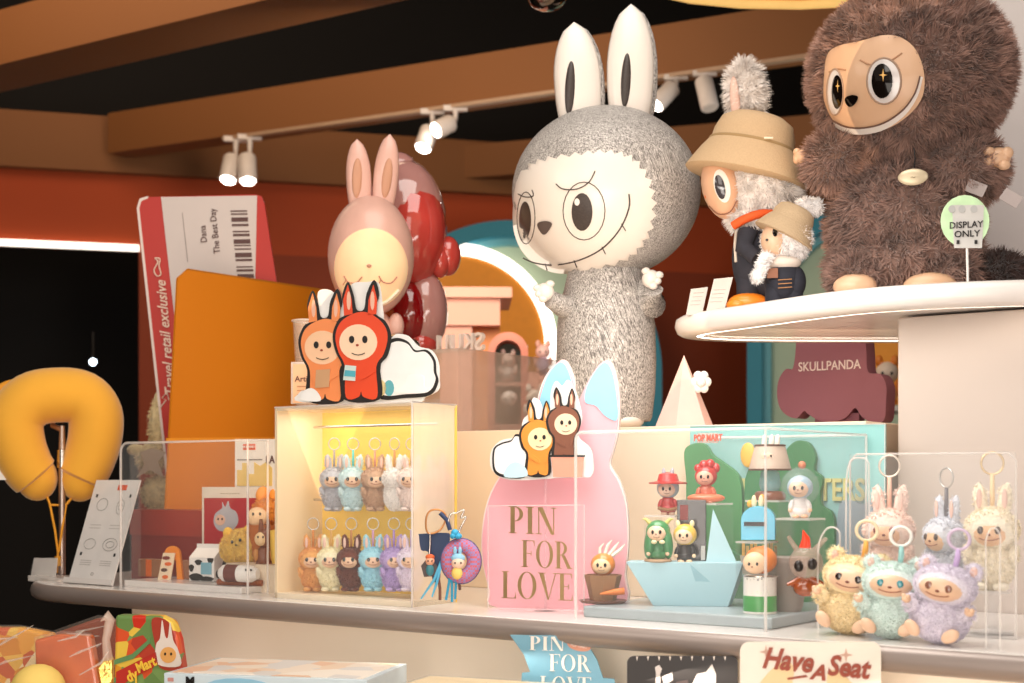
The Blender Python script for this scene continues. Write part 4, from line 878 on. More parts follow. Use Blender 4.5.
def pendant(kind, label, px, py, D, hpx, fur, ringc='#c9c4be', strap='#c8a070', rz=0, lean=0, eye='#1a1210', skin='#ecc4a4', group=None, z=None, smile=True, skip=(), lo=.92):
    ms = pend_mesh(kind); full = 82 if kind == 'hang' else 104; k = hpx/full*D/F
    r = bpy.data.objects.new('plush_keychain' if kind == 'hang' else 'plush_pendant', None); COL.objects.link(r)
    r.location = at(px, py, D)
    if z is not None: r.location.z = z
    r.rotation_euler = (math.radians(0), math.radians(lean), -math.atan((px-CX)/F)+math.radians(rz)); r.scale = (k*1.28, k*1.2, k) if kind == 'sit' else (k*1.06, k, k)
    setp(r, label, 'plush keychain', group)
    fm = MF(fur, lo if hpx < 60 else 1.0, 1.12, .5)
    mt = {'body': fm, 'head': fm, 'ear': fm, 'arm': fm, 'face': M(skin, .4, coat=.2, var=.04), 'eye': M(eye, .1, coat=1), 'nose': M('#7a3a28', .3), 'mouth': M('#a86a54', .5), 'inner_ear': M('#e8c2b4', .6), 'hand': M(skin, .4), 'foot': M(skin, .4) if kind == 'sit' else fm, 'strap': M(strap, .6), 'ring': M(ringc, .3, .6 if kind == 'hang' else .1)}
    for nm, lst in ms.items():
        if nm in skip: continue
        for me in lst:
            o = bpy.data.objects.new(nm, me); COL.objects.link(o); o.parent = r
            o.material_slots[0].link = 'OBJECT'; o.material_slots[0].material = mt[nm]
    return r
zt_ = CTOP+.325-0.0
def hang(label, px, yt, yb, tt, fur, strap, **k):           # yb foot, hangs from its ring
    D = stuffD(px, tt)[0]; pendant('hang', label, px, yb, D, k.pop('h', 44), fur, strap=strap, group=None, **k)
for px, fur, st, rz, lab in ((334, '#c2c1c8', '#a39a92', -12, 'grey plush keychain, first from the left in the upper row'), (353, '#cfe6ea', '#5fc0bb', -5, 'pale mint plush keychain with teal strap in the upper row'),
                             (375, '#c9a487', '#d9977a', 5, 'tan plush keychain in the middle of the upper row'), (395, '#f3eeea', '#c98f55', 150, 'white plush keychain turned backwards in the upper row'),
                             (411, '#f4e3dc', '#c9a070', -18, 'cream pink plush keychain at the edge of the hazy panel, upper row'), (436, '#f0b8ae', '#c9a070', -10, 'pink plush keychain blurred behind the hazy side panel')):
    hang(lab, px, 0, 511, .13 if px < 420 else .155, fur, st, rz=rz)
for px, fur, st, rz, lab in ((313, '#e7a862', '#c98040', -10, 'orange tan plush keychain, first from the left in the lower row'), (331, '#f7ecc8', '#d9a860', -8, 'pale yellow plush keychain between orange and brown ones'),
                             (351, '#6e2f1c', '#b8804a', -14, 'dark chocolate brown plush keychain in the lower row'), (373, '#a6dcec', '#c99ab8', 0, 'sky blue plush keychain in the lower row'),
                             (394, '#b9a2d6', '#a98ac8', 8, 'lilac purple plush keychain holding a small paper tag'), (411, '#e8dcee', '#b9a0c8', -14, 'pale lavender plush keychain beside the hazy panel, lower row')):
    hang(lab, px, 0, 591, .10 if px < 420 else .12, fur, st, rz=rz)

# cutout of two bunnies with cloud, on the yellow box
KO = M('#19120f', .6); OUT2 = lambda pts, k=5: smooth_loop(pts, k)
def critter(t, cx, by, h, hood, face, d, flip=1, prop=None, ears=True):    # plain printed rabbit-eared child, flat
    k = h/110; P = lambda pts: [(cx+flip*x*k, by-y*k) for x, y in pts]; dd = d
    def lay(nm, mat, pts, e=0, parent=None):
        return t.flat(nm, mat, pts, dd-.0012-e*.0008, dd-e*.0008)
    H = M(hood, .5, var=.02); 
    lay('printed_outline', KO, OUT2(P([(-19, 0), (-20, 34), (-27, 50), (-30, 68), (-24, 84), (-17, 90), (-20, 108), (-14, 124), (-8, 110), (-5, 95), (3, 95), (6, 112), (14, 126), (19, 110), (14, 92), (26, 82), (32, 66), (28, 46), (20, 34), (20, 0)])))
    lay('printed_body', H, OUT2(P([(-16, 2), (-17, 34), (-24, 50), (-27, 67), (-21, 82), (-6, 91), (8, 91), (23, 80), (28, 66), (24, 48), (16, 34), (17, 2), (3, 2), (0, 8), (-3, 2)])), 1)
    for x, q in ((-13, 0), (12, 1)):
        lay('printed_ear', H, [(cx+flip*a*k, by-b*k) for a, b in ((x-5, 88), (x-5+(2*q-1), 105), (x+(2*q-1)*1, 121), (x+4+(2*q-1), 105), (x+4, 90))], 1); lay('printed_inner_ear', M('#e8b49a', .5), ellp(cx+flip*x*k, by-104*k, 2.2*k, 10*k, 12), 2)
    lay('printed_face', M(face, .5), ellp(cx+flip*(-3)*k, by-60*k, 20*k, 19*k, 26), 2)
    for x in (-10, 4): lay('printed_eye', KO, ellp(cx+flip*x*k, by-63*k, 2.8*k, 4*k, 12), 3)
    lay('printed_nose', M('#9a3a20', .5), ellp(cx+flip*(-4)*k, by-57*k, 1.6*k, 1.3*k, 8), 3)
    m = [(cx+flip*x*k, by-(50-3*(1-(x+3)**2/70))*k) for x in (-10, -7, -3, 1, 4)]
    lay('printed_mouth', KO, m+[(x, y+.9*k) for x, y in m[::-1]], 3)
    for s in (-1, 1): lay('printed_arm', H, OUT2(P([(s*10, 34), (s*16, 30), (s*6-6, 20), (s*4-6, 25)]), 3), 3)
def cloud(t, pts, d, w=1.6):
    t.flat('cloud_outline', KO, OUT2(pts, 5), d, d+.002); cx = sum(p[0] for p in pts)/len(pts); cy = sum(p[1] for p in pts)/len(pts)
    t.flat('cloud', M('#efeae6', .45), OUT2([(cx+(x-cx)*.90, cy+(y-cy)*.88) for x, y in pts], 5), d-.001, d)
Dc = stuffD(370, .09)[0]
t = T('bunny_cutout', 'flat cutout of an orange and a red bunny with cloud on the yellow box', 'cutout sign', 370, 402, Dc, a=A*.55, z=CTOP+BH)
t.flat('board', M('#f0ebe6', .4), OUT2([(303, 402.5), (300, 392), (308, 385), (306, 345), (308, 325), (318, 312), (318, 292), (330, 290), (342, 300), (352, 284), (366, 282), (378, 283), (382, 305), (386, 340), (396, 334), (408, 336), (418, 346), (431, 350), (438, 362), (439, 378), (438, 390), (425, 397), (410, 403)], 4), .0, .004)
cloud(t, [(378, 397), (378, 362), (383, 345), (395, 338), (407, 341), (415, 350), (427, 350), (435, 360), (436, 372), (438, 382), (430, 395), (405, 398)], -.0025)
critter(t, 325, 401, 98, '#ee8c50', '#f3c39b', -.003, prop=1); critter(t, 361, 399, 104, '#e0461c', '#f6cfae', -.0062)
t.flat('printed_bag', M('#c99a70', .5), [(315, 388), (329, 387), (330, 369), (316, 370)], -.0072, -.0062); t.flat('printed_can', M('#cdd9d2', .5), [(343, 380), (355, 381), (356, 366), (345, 365)], -.0110, -.010)
t.flat('printed_can_band', M('#4fa8b8', .5), [(344, 376), (355, 377), (355.5, 371), (345, 370)], -.0118, -.011)
for x, c in ((381, '#e0c890'), (389, '#5fa8b0')): t.flat('printed_bun', M(c, .5), ellp(x, 388, 5, 8, 14), -.0045, -.0035)
t.flat('printed_puff', M('#f2eeea', .5), OUT2([(395, 392), (405, 384), (408, 376), (416, 374), (424, 377), (424, 386), (430, 388), (424, 393)], 4), -.0045, -.0035)
t.flat('printed_puff', M('#f2eeea', .5), OUT2([(302, 400), (303, 392), (311, 388), (318, 393), (320, 401)], 4), -.0075, -.0065)
t.flat('foot_strip', GLASS, [(300, 403), (440, 403), (440, 399), (300, 399)], .006, .010)
t = T('artist_card', 'peach text card in clear holder behind the orange bunny cutout', 'card', 306, 403, stuffD(306, .12)[0], a=A*.3, z=CTOP+BH)
t.flat('card', M('#e3b48f', .5), [(293, 403), (340, 403), (340, 364), (293, 364)], 0, .003); t.flat('holder', EDGE, [(291, 404), (342, 404), (342, 362), (291, 362)], .004, .006)
t.text('Artist', 304, 379, 6, PR_, d=-.001)
for k in range(4): t.flat('print_line', M('#b5835f', .5), [(297, 386+k*4), (316, 386+k*4), (316, 387+k*4), (297, 387+k*4)], -.001, 0)
t = T('clear_cup', 'clear plastic cup behind the peach text card', 'cup', 306, 362, stuffD(306, .165)[0]+.02, z=CTOP+BH); u = t.u
build('cup', MB().lathe([(10*u, 0), (11*u, 50*u), (13*u, 88*u), (13.5*u, 90*u), (12.5*u, 90*u), (10*u, 52*u), (9*u, 2*u)], (0, 0, 0)), MG('#d9c0ae', .3), t.o); build('rim', MB().tube([(13.5*u*math.cos(i*PI/10), 13.5*u*math.sin(i*PI/10), 90*u) for i in range(20)], 1.1*u, 6, True), EDGE, t.o)

# letter charms leaning out in front of the box
GG = Mcheck('#c9606a', '#8d84b8', 260)
Dm = stuffD(430, .02)[0]
t = T('letter_charm', 'navy blue letter 7 shaped bag charm with metal rings and tiny framed figure', 'bag charm', 436, 600, stuffD(436, .04)[0], z=CTOP)
t.flat('letter', M('#2b3a58', .7), OUT2([(419, 536), (421, 534), (446, 533), (450, 536), (448, 548), (441, 560), (440, 580), (433, 581), (431, 566), (428, 552), (421, 550)], 3), 0, .012, bev=.001)
t.tube('ring', M('#c08858', .3, .9), smooth_loop([(428, 533, -3), (426, 520, -3), (430, 511, -3), (440, 510, -3), (446, 517, -3), (440, 530, -3)], 4), 1.0, closed=True)
t.tube('chain', CHROME, [(430, 533, -3), (430, 545, -4), (429, 556, -4)], 1.1)
t.flat('frame', M('#4a3a38', .5), [(421, 566), (429, 556), (437, 566), (437, 576), (424, 577)], -.006, -.002); t.ell('tiny_head', M('#e8a684', .5), 430, 561, 4.5, 4.5, 3, -5); t.ell('tiny_hair', M('#d9622c', .5), 430, 557, 4.6, 3, 3, -4.5); t.ell('tiny_body', M('#3f7f88', .5), 430, 570, 4, 6, 3, -5)
for x in (428, 432): t.ell('tiny_eye', EYE, x, 561, .7, 1, .5, -8)
t.tube('ribbon', M('#5cb4d6', .6), [(442, 560, -3), (434, 580, -4), (421, 599, -4)], [1.6, 1.4, .8]); t.tube('ribbon', M('#5cb4d6', .6), [(442, 560, -3), (437, 582, -4), (432, 597, -4)], [1.6, 1.4, .8]); t.tube('tassel', M('#7a4f3e', .6), [(438, 575), (440, 588), (440, 600)], 1.5)
t = T('letter_charm', 'pink gingham letter O bag charm with blue cord and tassels', 'bag charm', 461, 604, stuffD(461, .02)[0], z=CTOP)
mb = MB(); nn = 30; mb.tube([t.p(461+13*math.cos(2*PI*i/nn), 561+15.5*math.sin(2*PI*i/nn), 0) for i in range(nn)], 7.2*t.u, 12, True); build('letter', mb, GG, t.o)
t.tube('piping', M('#3f4a78', .6), [(461+20*math.cos(2*PI*i/nn), 561+22.5*math.sin(2*PI*i/nn), 0) for i in range(nn)], .9, closed=True)
t.ell('knot', M('#37a3cc', .6), (455, 533, 4, 4, 4, -6), (458, 536, 4, 3, 4, -6), (453, 536, 3, 3, 4, -7))
t.tube('loop', M('#27385c', .6), [(440, 513, -3), (447, 520, -4), (450, 530, -4)], 2.2); t.tube('ring', CHROME, smooth_loop([(448, 522, -5), (451, 514, -5), (456, 513, -5), (464, 510, -5), (461, 518, -5), (466, 517, -5), (461, 527, -5), (459, 533, -5)], 4, False), .9)
t.ell('tiny_body', M('#ecca6c', .6), 457, 573, 5.5, 6.5, 4, -8); t.ell('tiny_head', M('#ecc8b0', .6), 458, 563, 6.5, 6, 5, -8); t.ell('tiny_hood', M('#8fc0d8', .6), 458, 558, 7, 4.5, 4.5, -7); t.leafs = None
for x in (455, 461): t.ell('tiny_eye', EYE, x, 563, .8, 1.1, .6, -13)
for x in (455, 460): t.ell('tiny_ear', M('#8fc0d8', .6), x, 551, 1.8, 4.5, 1.6, -7)
for a_, b_ in (((449, 583), (446, 600)), ((452, 584), (452, 602)), ((456, 583), (455, 599))): t.tube('tassel', M('#2f97bd', .6), [(450, 570, -2), (*a_, -3), (*b_, -3)], 1.3)
t.tube('tail_cord', M('#6b4a44', .6), [(459, 582, 2), (460, 590, 2)], 1.4)

# ------------------------------------------------------------------ pink rabbit board with clear text sheet and cutout
Dp = stuffD(555, .17)[0]
t = T('pink_bunny_board', 'large pink bunny-shaped board with blue tipped ears, one lettered sheet before it', 'display board', 555, 603, Dp, a=A*.5, z=CTOP)
bz = t.p(555, 600).z
body = [(500, 608), (490, 590), (483, 560), (483, 530), (489, 500), (502, 475), (516, 462), (530, 452), (535, 430), (538, 402), (546, 378), (558, 362), (566, 364), (573, 382), (574, 400), (580, 398), (586, 385), (598, 366), (607, 362), (614, 374), (618, 400), (617, 430), (612, 452), (609, 466), (618, 482), (625, 505), (627, 540), (624, 575), (617, 608)]
PB = M('#eeabb4', .5, var=.02)
t.flat('board', M('#f2ddd6', .5), OUT2([(x+(1.6 if x > 555 else -1), y-1.2) for x, y in body], 4), .003, .012); t.flat('body_face', PB, OUT2(body, 4), 0, .003)
BT = M('#8fc9dc', .5)
t.flat('ear_tip', BT, OUT2([(538, 412), (546, 379), (558, 363), (566, 366), (572, 384), (573, 400), (566, 409), (552, 412)], 4), -.0015, 0); t.flat('ear_tip', BT, OUT2([(585, 402), (587, 386), (598, 367), (607, 363), (613, 375), (617, 400), (617, 420), (605, 416), (596, 406)], 4), -.0015, 0)
Dq = stuffD(535, .09)[0]
t = T('lettered_sheet', 'clear acrylic sheet with gold PIN FOR LOVE letters before the pink board', 'sign', 535, 608, Dq, a=A*.5, z=CTOP)
t.flat('sheet', MG('#ffd9dc', .06), [(488, 609), (584, 613), (584, 505), (488, 506)], 0, .003); t.tube('sheet_edge', EDGE, [(488, 609), (488, 506), (584, 505), (584, 613)], .5)
GO = M('#b09368', .3, .75, var=.45, scale=18)
words(t, 'letter', GO, 'PIN', 508, 533, 49, 27, -.003, .04); words(t, 'letter', GO, 'FOR', 521, 567, 51, 27, -.003, .04); words(t, 'letter', GO, 'LOVE', 501, 598, 72, 27, -.003, .04)
for n_, (x, y) in enumerate(()): pass
t = T('bunny_cutout', 'flat cutout of yellow and brown bunnies with basket and cloud above gold letters', 'cutout sign', 545, 480, Dq+.035, a=A*.5, z=CTOP)
q = t.p(545, 480)
t.flat('backing', M('#efe9e4', .45), OUT2([(492, 470), (491, 452), (500, 441), (512, 438), (520, 436), (523, 420), (530, 412), (533, 398), (540, 402), (545, 416), (550, 410), (551, 392), (556, 381), (562, 386), (568, 380), (575, 390), (580, 406), (582, 420), (578, 436), (590, 448), (593, 462), (590, 476), (560, 478), (510, 480)], 4), 0, .003)
cloud(t, [(494, 472), (493, 450), (501, 443), (511, 440), (516, 434), (524, 438), (528, 455), (526, 476), (508, 478)], -.0025)
critter(t, 538, 475, 66, '#e08d32', '#f2d3a6', -.003, flip=-1); critter(t, 564, 458, 62, '#7d4b36', '#f0cfae', -.0062, flip=-1)
t.flat('printed_basket', M('#e89a82', .5), [(553, 477), (551, 455), (584, 455), (582, 477)], -.0115, -.010); t.flat('basket_rim', KO, [(550, 457), (550, 455), (585, 455), (585, 457)], -.0122, -.0115)
t.flat('printed_cloud', M('#bfe0ea', .5), OUT2([(505, 477), (507, 467), (515, 462), (524, 466), (527, 476)], 4), -.0045, -.0035); t.flat('printed_cloud', M('#efeae6', .5), OUT2([(584, 476), (585, 468), (590, 466), (592, 472), (590, 477)], 4), -.0045, -.0035)
build('support_rod', MB().tube([(0, .004, 0), (0, .004, q.z+.02)], .0025, 8), GLASS, t.o); build('support_foot', MB().lathe([(.02, 0), (.02, .003), (.003, .005)], (0, .004, 0)), GLASS, t.o)

# ------------------------------------------------------------------ right case
sa = stuffD(583, .085)[1]; sb = stuffD(772, .085)[1]
o = setp(sbox('grey_base_plate', sb, sa, .085, .36, 0, .018, M('#a9b4b8', .35, coat=.3), None, .003), 'blue grey base plate under the paper boat scene', 'base plate')
GZ = CTOP+.018; gh = .018
s3 = stuffD(884, .43)[1]; s4 = stuffD(684, .43)[1]
t = T('park_backdrop', 'teal backdrop board with green bushes and faint yellow capitals', 'backdrop', 690, 600, stuffD(690, .455)[0], a=A, z=CTOP)
TB = M('#8fc6c4', .5, var=.04, scale=3)
t.flat('board', TB, [(690, 604), (884, 606), (885, 424), (690, 426)], 0, .006)
t.tube('board_edge', EDGE, [(690, 426, -1), (885, 424, -1), (884, 606, -1)], .6)
GNN = M('#4f8f5c', .55, var=.08, scale=5); GN2 = M('#3c7a50', .55, var=.1, scale=5)
def bush(pts, mat, d, th=.012): t.flat('bush', mat, OUT2(pts, 4), d-th, d, bev=.001)
bush([(686, 560), (686, 500), (686, 478), (684, 452), (692, 444), (704, 444), (712, 455), (722, 462), (738, 476), (742, 500), (742, 530), (746, 560)], GNN, -.004); bush([(742, 596), (744, 520), (748, 470), (780, 465), (786, 450), (796, 441), (808, 443), (815, 456), (814, 470), (822, 478), (820, 495), (822, 506), (832, 514), (834, 540), (828, 596)], GN2, -.004)
bush([(686, 600), (690, 560), (715, 545), (745, 560), (770, 590), (770, 600)], GN2, -.022)
t.ell('sun', M('#e5b24e', .5), 748, 455, 8, 12, 3, -12)
YT = M('#d3cc84', .5)
t.text('THE MONSTERS', 865, 491, 21, YT, d=-.003, sx=.72, bold=.6, align='RIGHT', ex=.002)
t.flat('grey_bush', M('#8fa3ae', .5), OUT2([(838, 596), (838, 512), (848, 500), (862, 504), (874, 500), (882, 510), (882, 596)], 4), -.006, -.001)
t = T('brand_plate', 'tiny red POP MART lettering hanging inside the top of the right case', 'sign', 708, 438, stuffD(708, .39)[0], a=A)
t.text('POP MART', 708, 438, 6.5, M('#d9553c', .5, emit=.1), d=0, sx=.75, bold=.3); t.flat('plate', MG('#f5c9b8', .3), [(697, 433), (718, 433), (718, 443), (697, 443)], .001, .002)
# paper boat
t = T('paper_boat', 'large folded light blue paper boat with a tall pointed sail', 'boat', 690, 597, stuffD(690, .17)[0], a=A*.25, z=GZ)
BL = M('#a9cfd9', .5, var=.04, scale=6); z0 = 0
def q_(x, y, d): v = t.p(x, y, d); return v
hull = [q_(626, 562, 0), q_(743, 563, 0), q_(653, 597, .012), q_(728, 598, .012), q_(631, 560, .085), q_(748, 561, .085), q_(658, 590, .06), q_(732, 591, .06)]
for i in (2, 3, 6, 7): hull[i].z = 0.0
build('hull', MB().add(hull, [(0, 1, 3, 2), (4, 6, 7, 5), (0, 2, 6, 4), (1, 5, 7, 3), (2, 3, 7, 6), (0, 4, 5, 1)]), BL, t.o, False, .0008)
sl = [q_(713, 509, .03), q_(706, 563, .012), q_(737, 563, .03), q_(716, 563, .06)]
build('sail', MB().add(sl, [(0, 1, 2), (0, 2, 3), (0, 3, 1), (1, 3, 2)]), M('#b5d6de', .5, var=.03), t.o, False); fo = [q_(728, 563, -.001), q_(743, 563, -.001), q_(728, 597, .010), q_(713, 597, .010)]
deckz = GZ+q_(690, 563, 0).z
fold = [q_(690, 564, -.0008), q_(700, 597, .0105), q_(728, 597.5, .0105)]; build('fold', MB().add(fold, [(0, 1, 2)]), M('#8fbac6', .5), t.o, False)
DB = stuffD(690, .17)[0]+.03
# figurines
def figurine(name, label, px, py, D, h, hood, cloth, skin, z=None, face=-1, ears='bunny', earc=None, hoodk=1.0, legs=True):
    t = T(name, label, 'figurine', px, py, D, z=z); k = h/56; t.k = k
    Hm = M(hood, .35, coat=.5, var=.05); Cm = M(cloth, .4, coat=.4, var=.06); Sm = M(skin, .4, coat=.3, var=.03)
    X = lambda a: px+a*k
    Y = lambda b: py-b*k
    t.X = X; t.Y = Y
    t.ell('body', Cm, (px, Y(14), 10*k, 13*k, 8*k), (px, Y(8), 11*k, 8*k, 9*k)); t.ell('hood', Hm, px, Y(36), 15*k*hoodk, 14*k*hoodk, 12*k)
    t.ell('face', Sm, X(face*1.5), Y(34), 11.5*k, 10*k, 7*k, -7*k); FE = t.E(X(face*1.5), Y(34), 11.5*k, 10*k, 7*k, -7*k)
    for s in (-1, 1):
        t.edecal('eye', EYE, FE, X(face*2+s*4.6), Y(35), 1.7*k, 2.6*k, .6); t.ell('arm', Cm, X(s*10), Y(15), 3.4*k, 7*k, 3.4*k, -4*k, s*-18)
        t.ell('hand', Sm, X(s*11.5), Y(9), 2.6*k, 2.6*k, 2.6*k, -6*k)
        if legs: t.ell('foot', Sm, X(s*5), Y(2), 4.5*k, 2.6*k, 5.5*k, -5*k)
        if ears == 'bunny': t.ell('ear', M(earc or hood, .4), X(s*5), Y(54), 3*k, 9*k, 2.5*k, 0, s*8)
        if ears == 'horn': t.tube('horn', M(earc or hood, .4), [(X(s*10), Y(46)), (X(s*15), Y(51)), (X(s*19), Y(51))], [3*k, 2*k, .6*k])
        if ears == 'small': t.ell('ear', M(earc or hood, .4), X(s*9), Y(50), 3*k, 4.5*k, 2.5*k)
    t.ell('nose', M('#8a3a28', .4), X(face*2.5), Y(32.5), 1.1*k, .9*k, 1*k, -14.2*k); t.line('mouth', M('#7a4434', .5), FE, [(X(face*2-4), Y(29.5)), (X(face*2-1), Y(28.3)), (X(face*2+2), Y(28.3)), (X(face*2+4), Y(29.5))], .35*k, .4)
    return t
Df = stuffD(605, .15)[0]
t = figurine('figurine', 'orange hooded figurine with carrot-top spikes sitting in a wooden bucket', 603, 594, Df, 46, '#e0862a', '#b5752e', '#f0cfa0', z=GZ+.004, ears=None, legs=False)
k = t.u; build('bucket', MB().lathe([(13*k, 0), (15*k, 10*k), (19*k, 26*k), (17*k, 26*k), (14*k, 12*k)], (0, 0, 0), 8), M('#94683f', .7, var=.25, scale=60, stretch=(1, 1, .2)), t.o, False)
for i, (x, y) in enumerate(((596, 543), (604, 540), (611, 542), (617, 544))): t.tube('spike', M('#f4ead9', .5), [(600+i*4, 556), (x+4, y+5), (x+8, y)], [1.8, 1.5, .4])
build('plate', MB().lathe([(20*k, 0), (22*k, -.002), (24*k, .002), (0.5*k, .0025)], (.0, 0, -.001)), M('#6b3b26', .5), t.o); t.tube('carrot', M('#d9741f', .5), [(600, 594, -16), (615, 592, -16), (624, 591, -14)], [1, 3.2, 3.6])
zb1 = deckz
t = figurine('figurine', 'green cloaked horned figurine standing on the paper boat', 658, 561, DB-.005, 46, '#3f8a4c', '#2f7a44', '#efc9a8', z=deckz+.003, ears='horn', earc='#c9c06a', legs=False); k = t.u
build('stand', MB().lathe([(12*k, -.003), (14*k, -.001), (13*k, .002), (3*k, .003)], (0, 0, 0)), M('#a98a6a', .6), t.o); t.ell('cloak', M('#347f48', .5, coat=.3), (650, 543, 6, 16, 8, 0, 6), (667, 543, 6, 16, 8, 0, -6))
for s in (-1, 1): t.ell('glove', M('#e9dcae', .5), 658+s*4, 542, 3, 2, 2, -11)
t = figurine('figurine', 'figurine with yellow hood and black dress, leaning on the black box', 685, 563, DB+.0, 44, '#e8b84a', '#1c1718', '#f0cba6', z=deckz, ears='small', earc='#f2e3b4', face=-1)
D2 = DB+.045
t = T('black_box', 'tall dark glossy box standing upright on the paper boat', 'box', 692, 562, DB+.038, a=A*.3, z=deckz); t.box('carton', M('#221c20', .25, coat=.6), 677, 500, 706, 562, 0, .03, bev=.001); t.box('red_print', M('#7a1c18', .4), 680, 505, 688, 520, -.001, 0); t.box('small_label', M('#cfc6c0', .5), 701, 546, 705, 560, -.001, 0)
zc = CTOP
def riser(label, px, ytop, tt, w=.03, d=.03):
    D = stuffD(px, tt)[0]; t = T('acrylic_riser', label, 'riser', px, 597, D, a=A, z=GZ); h = CZ+(HY-ytop)/F*D-GZ
    build('riser_top', MB().box((0, 0, h-.0015), (w*2, d*2, .003)), EDGE, t.o, False)
    for s in (-1, 1): build('riser_leg', MB().box((s*(w-.001), 0, (h-.003)/2), (.002, d*2, h-.003)), GLASS, t.o, False)
    return D, GZ+h
D, z = riser('clear riser behind the black box carrying the red hatted figurine', 668, 515, .28)
t = figurine('figurine', 'figurine in red coat and red brimmed hat, topmost above the boat', 668, 515, D, 42, '#a9b8c8', '#b81f1c', '#eac4ac', z=z, ears='bunny', earc='#a8a4ac'); k = t.u
build('hat', MB().lathe([(19*k, 0), (19.5*k, 1.5*k), (11*k, 3*k), (9*k, 10*k), (1*k, 12*k)], t.p(668, 484)), M('#c2211c', .4, coat=.5), t.o); t.tube('belt', M('#8a5a2c', .5), [(658, 508, -8), (668, 510, -10), (678, 508, -8)], 1.6)
D, z = riser('clear riser at the green bush carrying the glossy red figurine', 709, 503, .30)
t = figurine('figurine', 'glossy dark red crested figurine spilling over the edge of a clear shelf', 706, 503, D, 42, '#b52a26', '#d0684a', '#e9a48c', z=z, ears=None, face=-1)
t.ell('crest', M('#b8221e', .3, coat=.6), (704, 465, 5, 5, 5), (710, 464, 5, 5, 5), (698, 468, 4, 4, 4), (716, 468, 4, 5, 4)); t.ell('skirt', M('#d9744c', .4, coat=.5), (706, 498, 19, 5, 10))
# lampshade figure
D, z = riser('clear riser under the lampshade ornament', 770, 500, .27)
t = T('lampshade_figure', 'table lamp ornament with taupe shade, small ears and glass stem', 'figurine', 770, 500, D, z=z); k = t.u
build('base', MB().lathe([(15*k, 0), (16*k, 2*k), (15*k, 7*k), (12*k, 9*k)], (0, 0, 0)), M('#7a4630', .4, coat=.5), t.o); build('stem', MB().lathe([(9*k, 9*k), (11*k, 16*k), (9*k, 28*k), (6*k, 30*k)], (0, 0, 0)), MG('#8fb6c4', .45), t.o)
SHD = M('#b8a392', .5, var=.04); sh = build('shade', MB().lathe([(20*k, 30*k), (21*k, 31*k), (15*k, 54*k), (14*k, 55*k), (1*k, 56*k)], (0, 0, 0)), SHD, t.o)
for z_, r_ in ((30.5, 20.6), (54.5, 14.8)): build('shade_rim', MB().tube([(r_*k*math.cos(i*PI/12), r_*k*math.sin(i*PI/12), z_*k) for i in range(24)], 1*k, 6, True), M('#5a3a2c', .5), sh)
for x in (764, 771, 777): t.leafs = None; build('ear', MB().leaf(t.p(x, 446), t.p(x+1, 434), 2.6*k, 2*k), M('#e9dfd6', .5), t.o)
FE = t.E(770, 457, 17, 20, 17)
t.ell('printed_face', M('#d8b89e', .5), 768, 457, 8, 6, 5, -13.5)
for x in (765, 771): t.ell('eye', EYE, x, 456, 1, 1.3, .8, -18.5)
# astronaut
D, z = riser('clear riser under the astronaut figurine', 800, 518, .24)
t = figurine('figurine', 'white astronaut figurine inside a clear bubble helmet on a clear shelf', 800, 518, D, 48, '#a3bccb', '#e9e4e2', '#eec3a2', z=z, ears=None)
t.ell('bubble_helmet', MG('#dfeef4', .10), 800, 487, 19, 20, 19); t.ell('finial', M('#c97a5a', .4), 802, 465, 4, 4, 4); t.ell('leg', M('#efebe8', .4), (794, 510, 5, 9, 5), (806, 510, 5, 9, 5))
# blue toaster
D, z = riser('clear riser under the blue toaster toy', 757, 541, .20, .025, .025)
t = T('blue_toaster', 'bright blue rounded toaster toy with a slot and toast ears', 'figurine', 758, 540, D, z=z, a=A*.4)
t.flat('housing', M('#3fb0d2', .35, coat=.6), [(741, 540)]+[(758-17*math.cos(PI*i/12), 520-14*math.sin(PI*i/12)) for i in range(13)]+[(775, 540)], -.012, .02, bev=.003); t.box('slot', BLACK, 744, 522, 766, 526, -.0135, -.012)
for x in (754, 761): t.ell('toast_ear', M('#f0d9ae', .5), x, 502, 2.6, 7, 2.4)
t.ell('toast', M('#e8a53c', .5), (762, 500, 3, 6, 2, 4), (750, 504, 3, 4, 2, 4))
# can
D = stuffD(760, .14)[0]
t = T('tin_can_figure', 'figurine with orange hair peeking from a white and green tin can', 'figurine', 760, 602, D, z=GZ); k = t.u; z0 = 0
build('can', MB().lathe([(16.5*k, 0), (17*k, 1*k), (16.5*k, 2*k), (16.5*k, 36*k), (17*k, 37*k), (16*k, 38*k)], (0, 0, 0)), M('#ece6de', .35, coat=.4), t.o); build('green_band', MB().lathe([(16.8*k, 2.5*k), (16.8*k, 18*k)], (0, 0, 0)), M('#3f9a48', .35), t.o); build('rim', MB().tube([(17*k*math.cos(i*PI/12), 17*k*math.sin(i*PI/12), 37.5*k) for i in range(24)], .9*k, 6, True), CHROME, t.o)
t.ell('hair', M('#d97a2c', .5, var=.2, scale=60), 761, 560, 16, 14, 14, 2); t.ell('face', M('#f2c9a2', .45), 755, 563, 12, 11, 9, -8)
for x in (749, 757): t.ell('eye', EYE, x, 564, 1.3, 1.8, 1, -16.5)
t.ell('nose', M('#8a3a28', .4), 752, 567, 1, .8, 1, -17.5)
for i in range(8): t.text('~', 749+i*3.2, 579+abs(i-3.5)*-.2, 5, BLACK, d=-.028*1.0) if False else t.ell('print_mark', BLACK, 748+i*3.4, 579+(i % 2), 1.3, 1.5, .5, -16.0+abs(i-3.5)**2*.45)
for i in range(6): t.ell('print_mark', M('#dfe9d2', .5), 750+i*3.6, 592+(i % 2), 1.4, .8, .5, -16.4+abs(i-2.8)**2*.5)
D, z = stuffD(768, .24)[0], GZ
t = T('paper_cup_fries', 'bundle of french fries behind the tin can figurine', 'toy food', 760, 556, D, z=GZ)
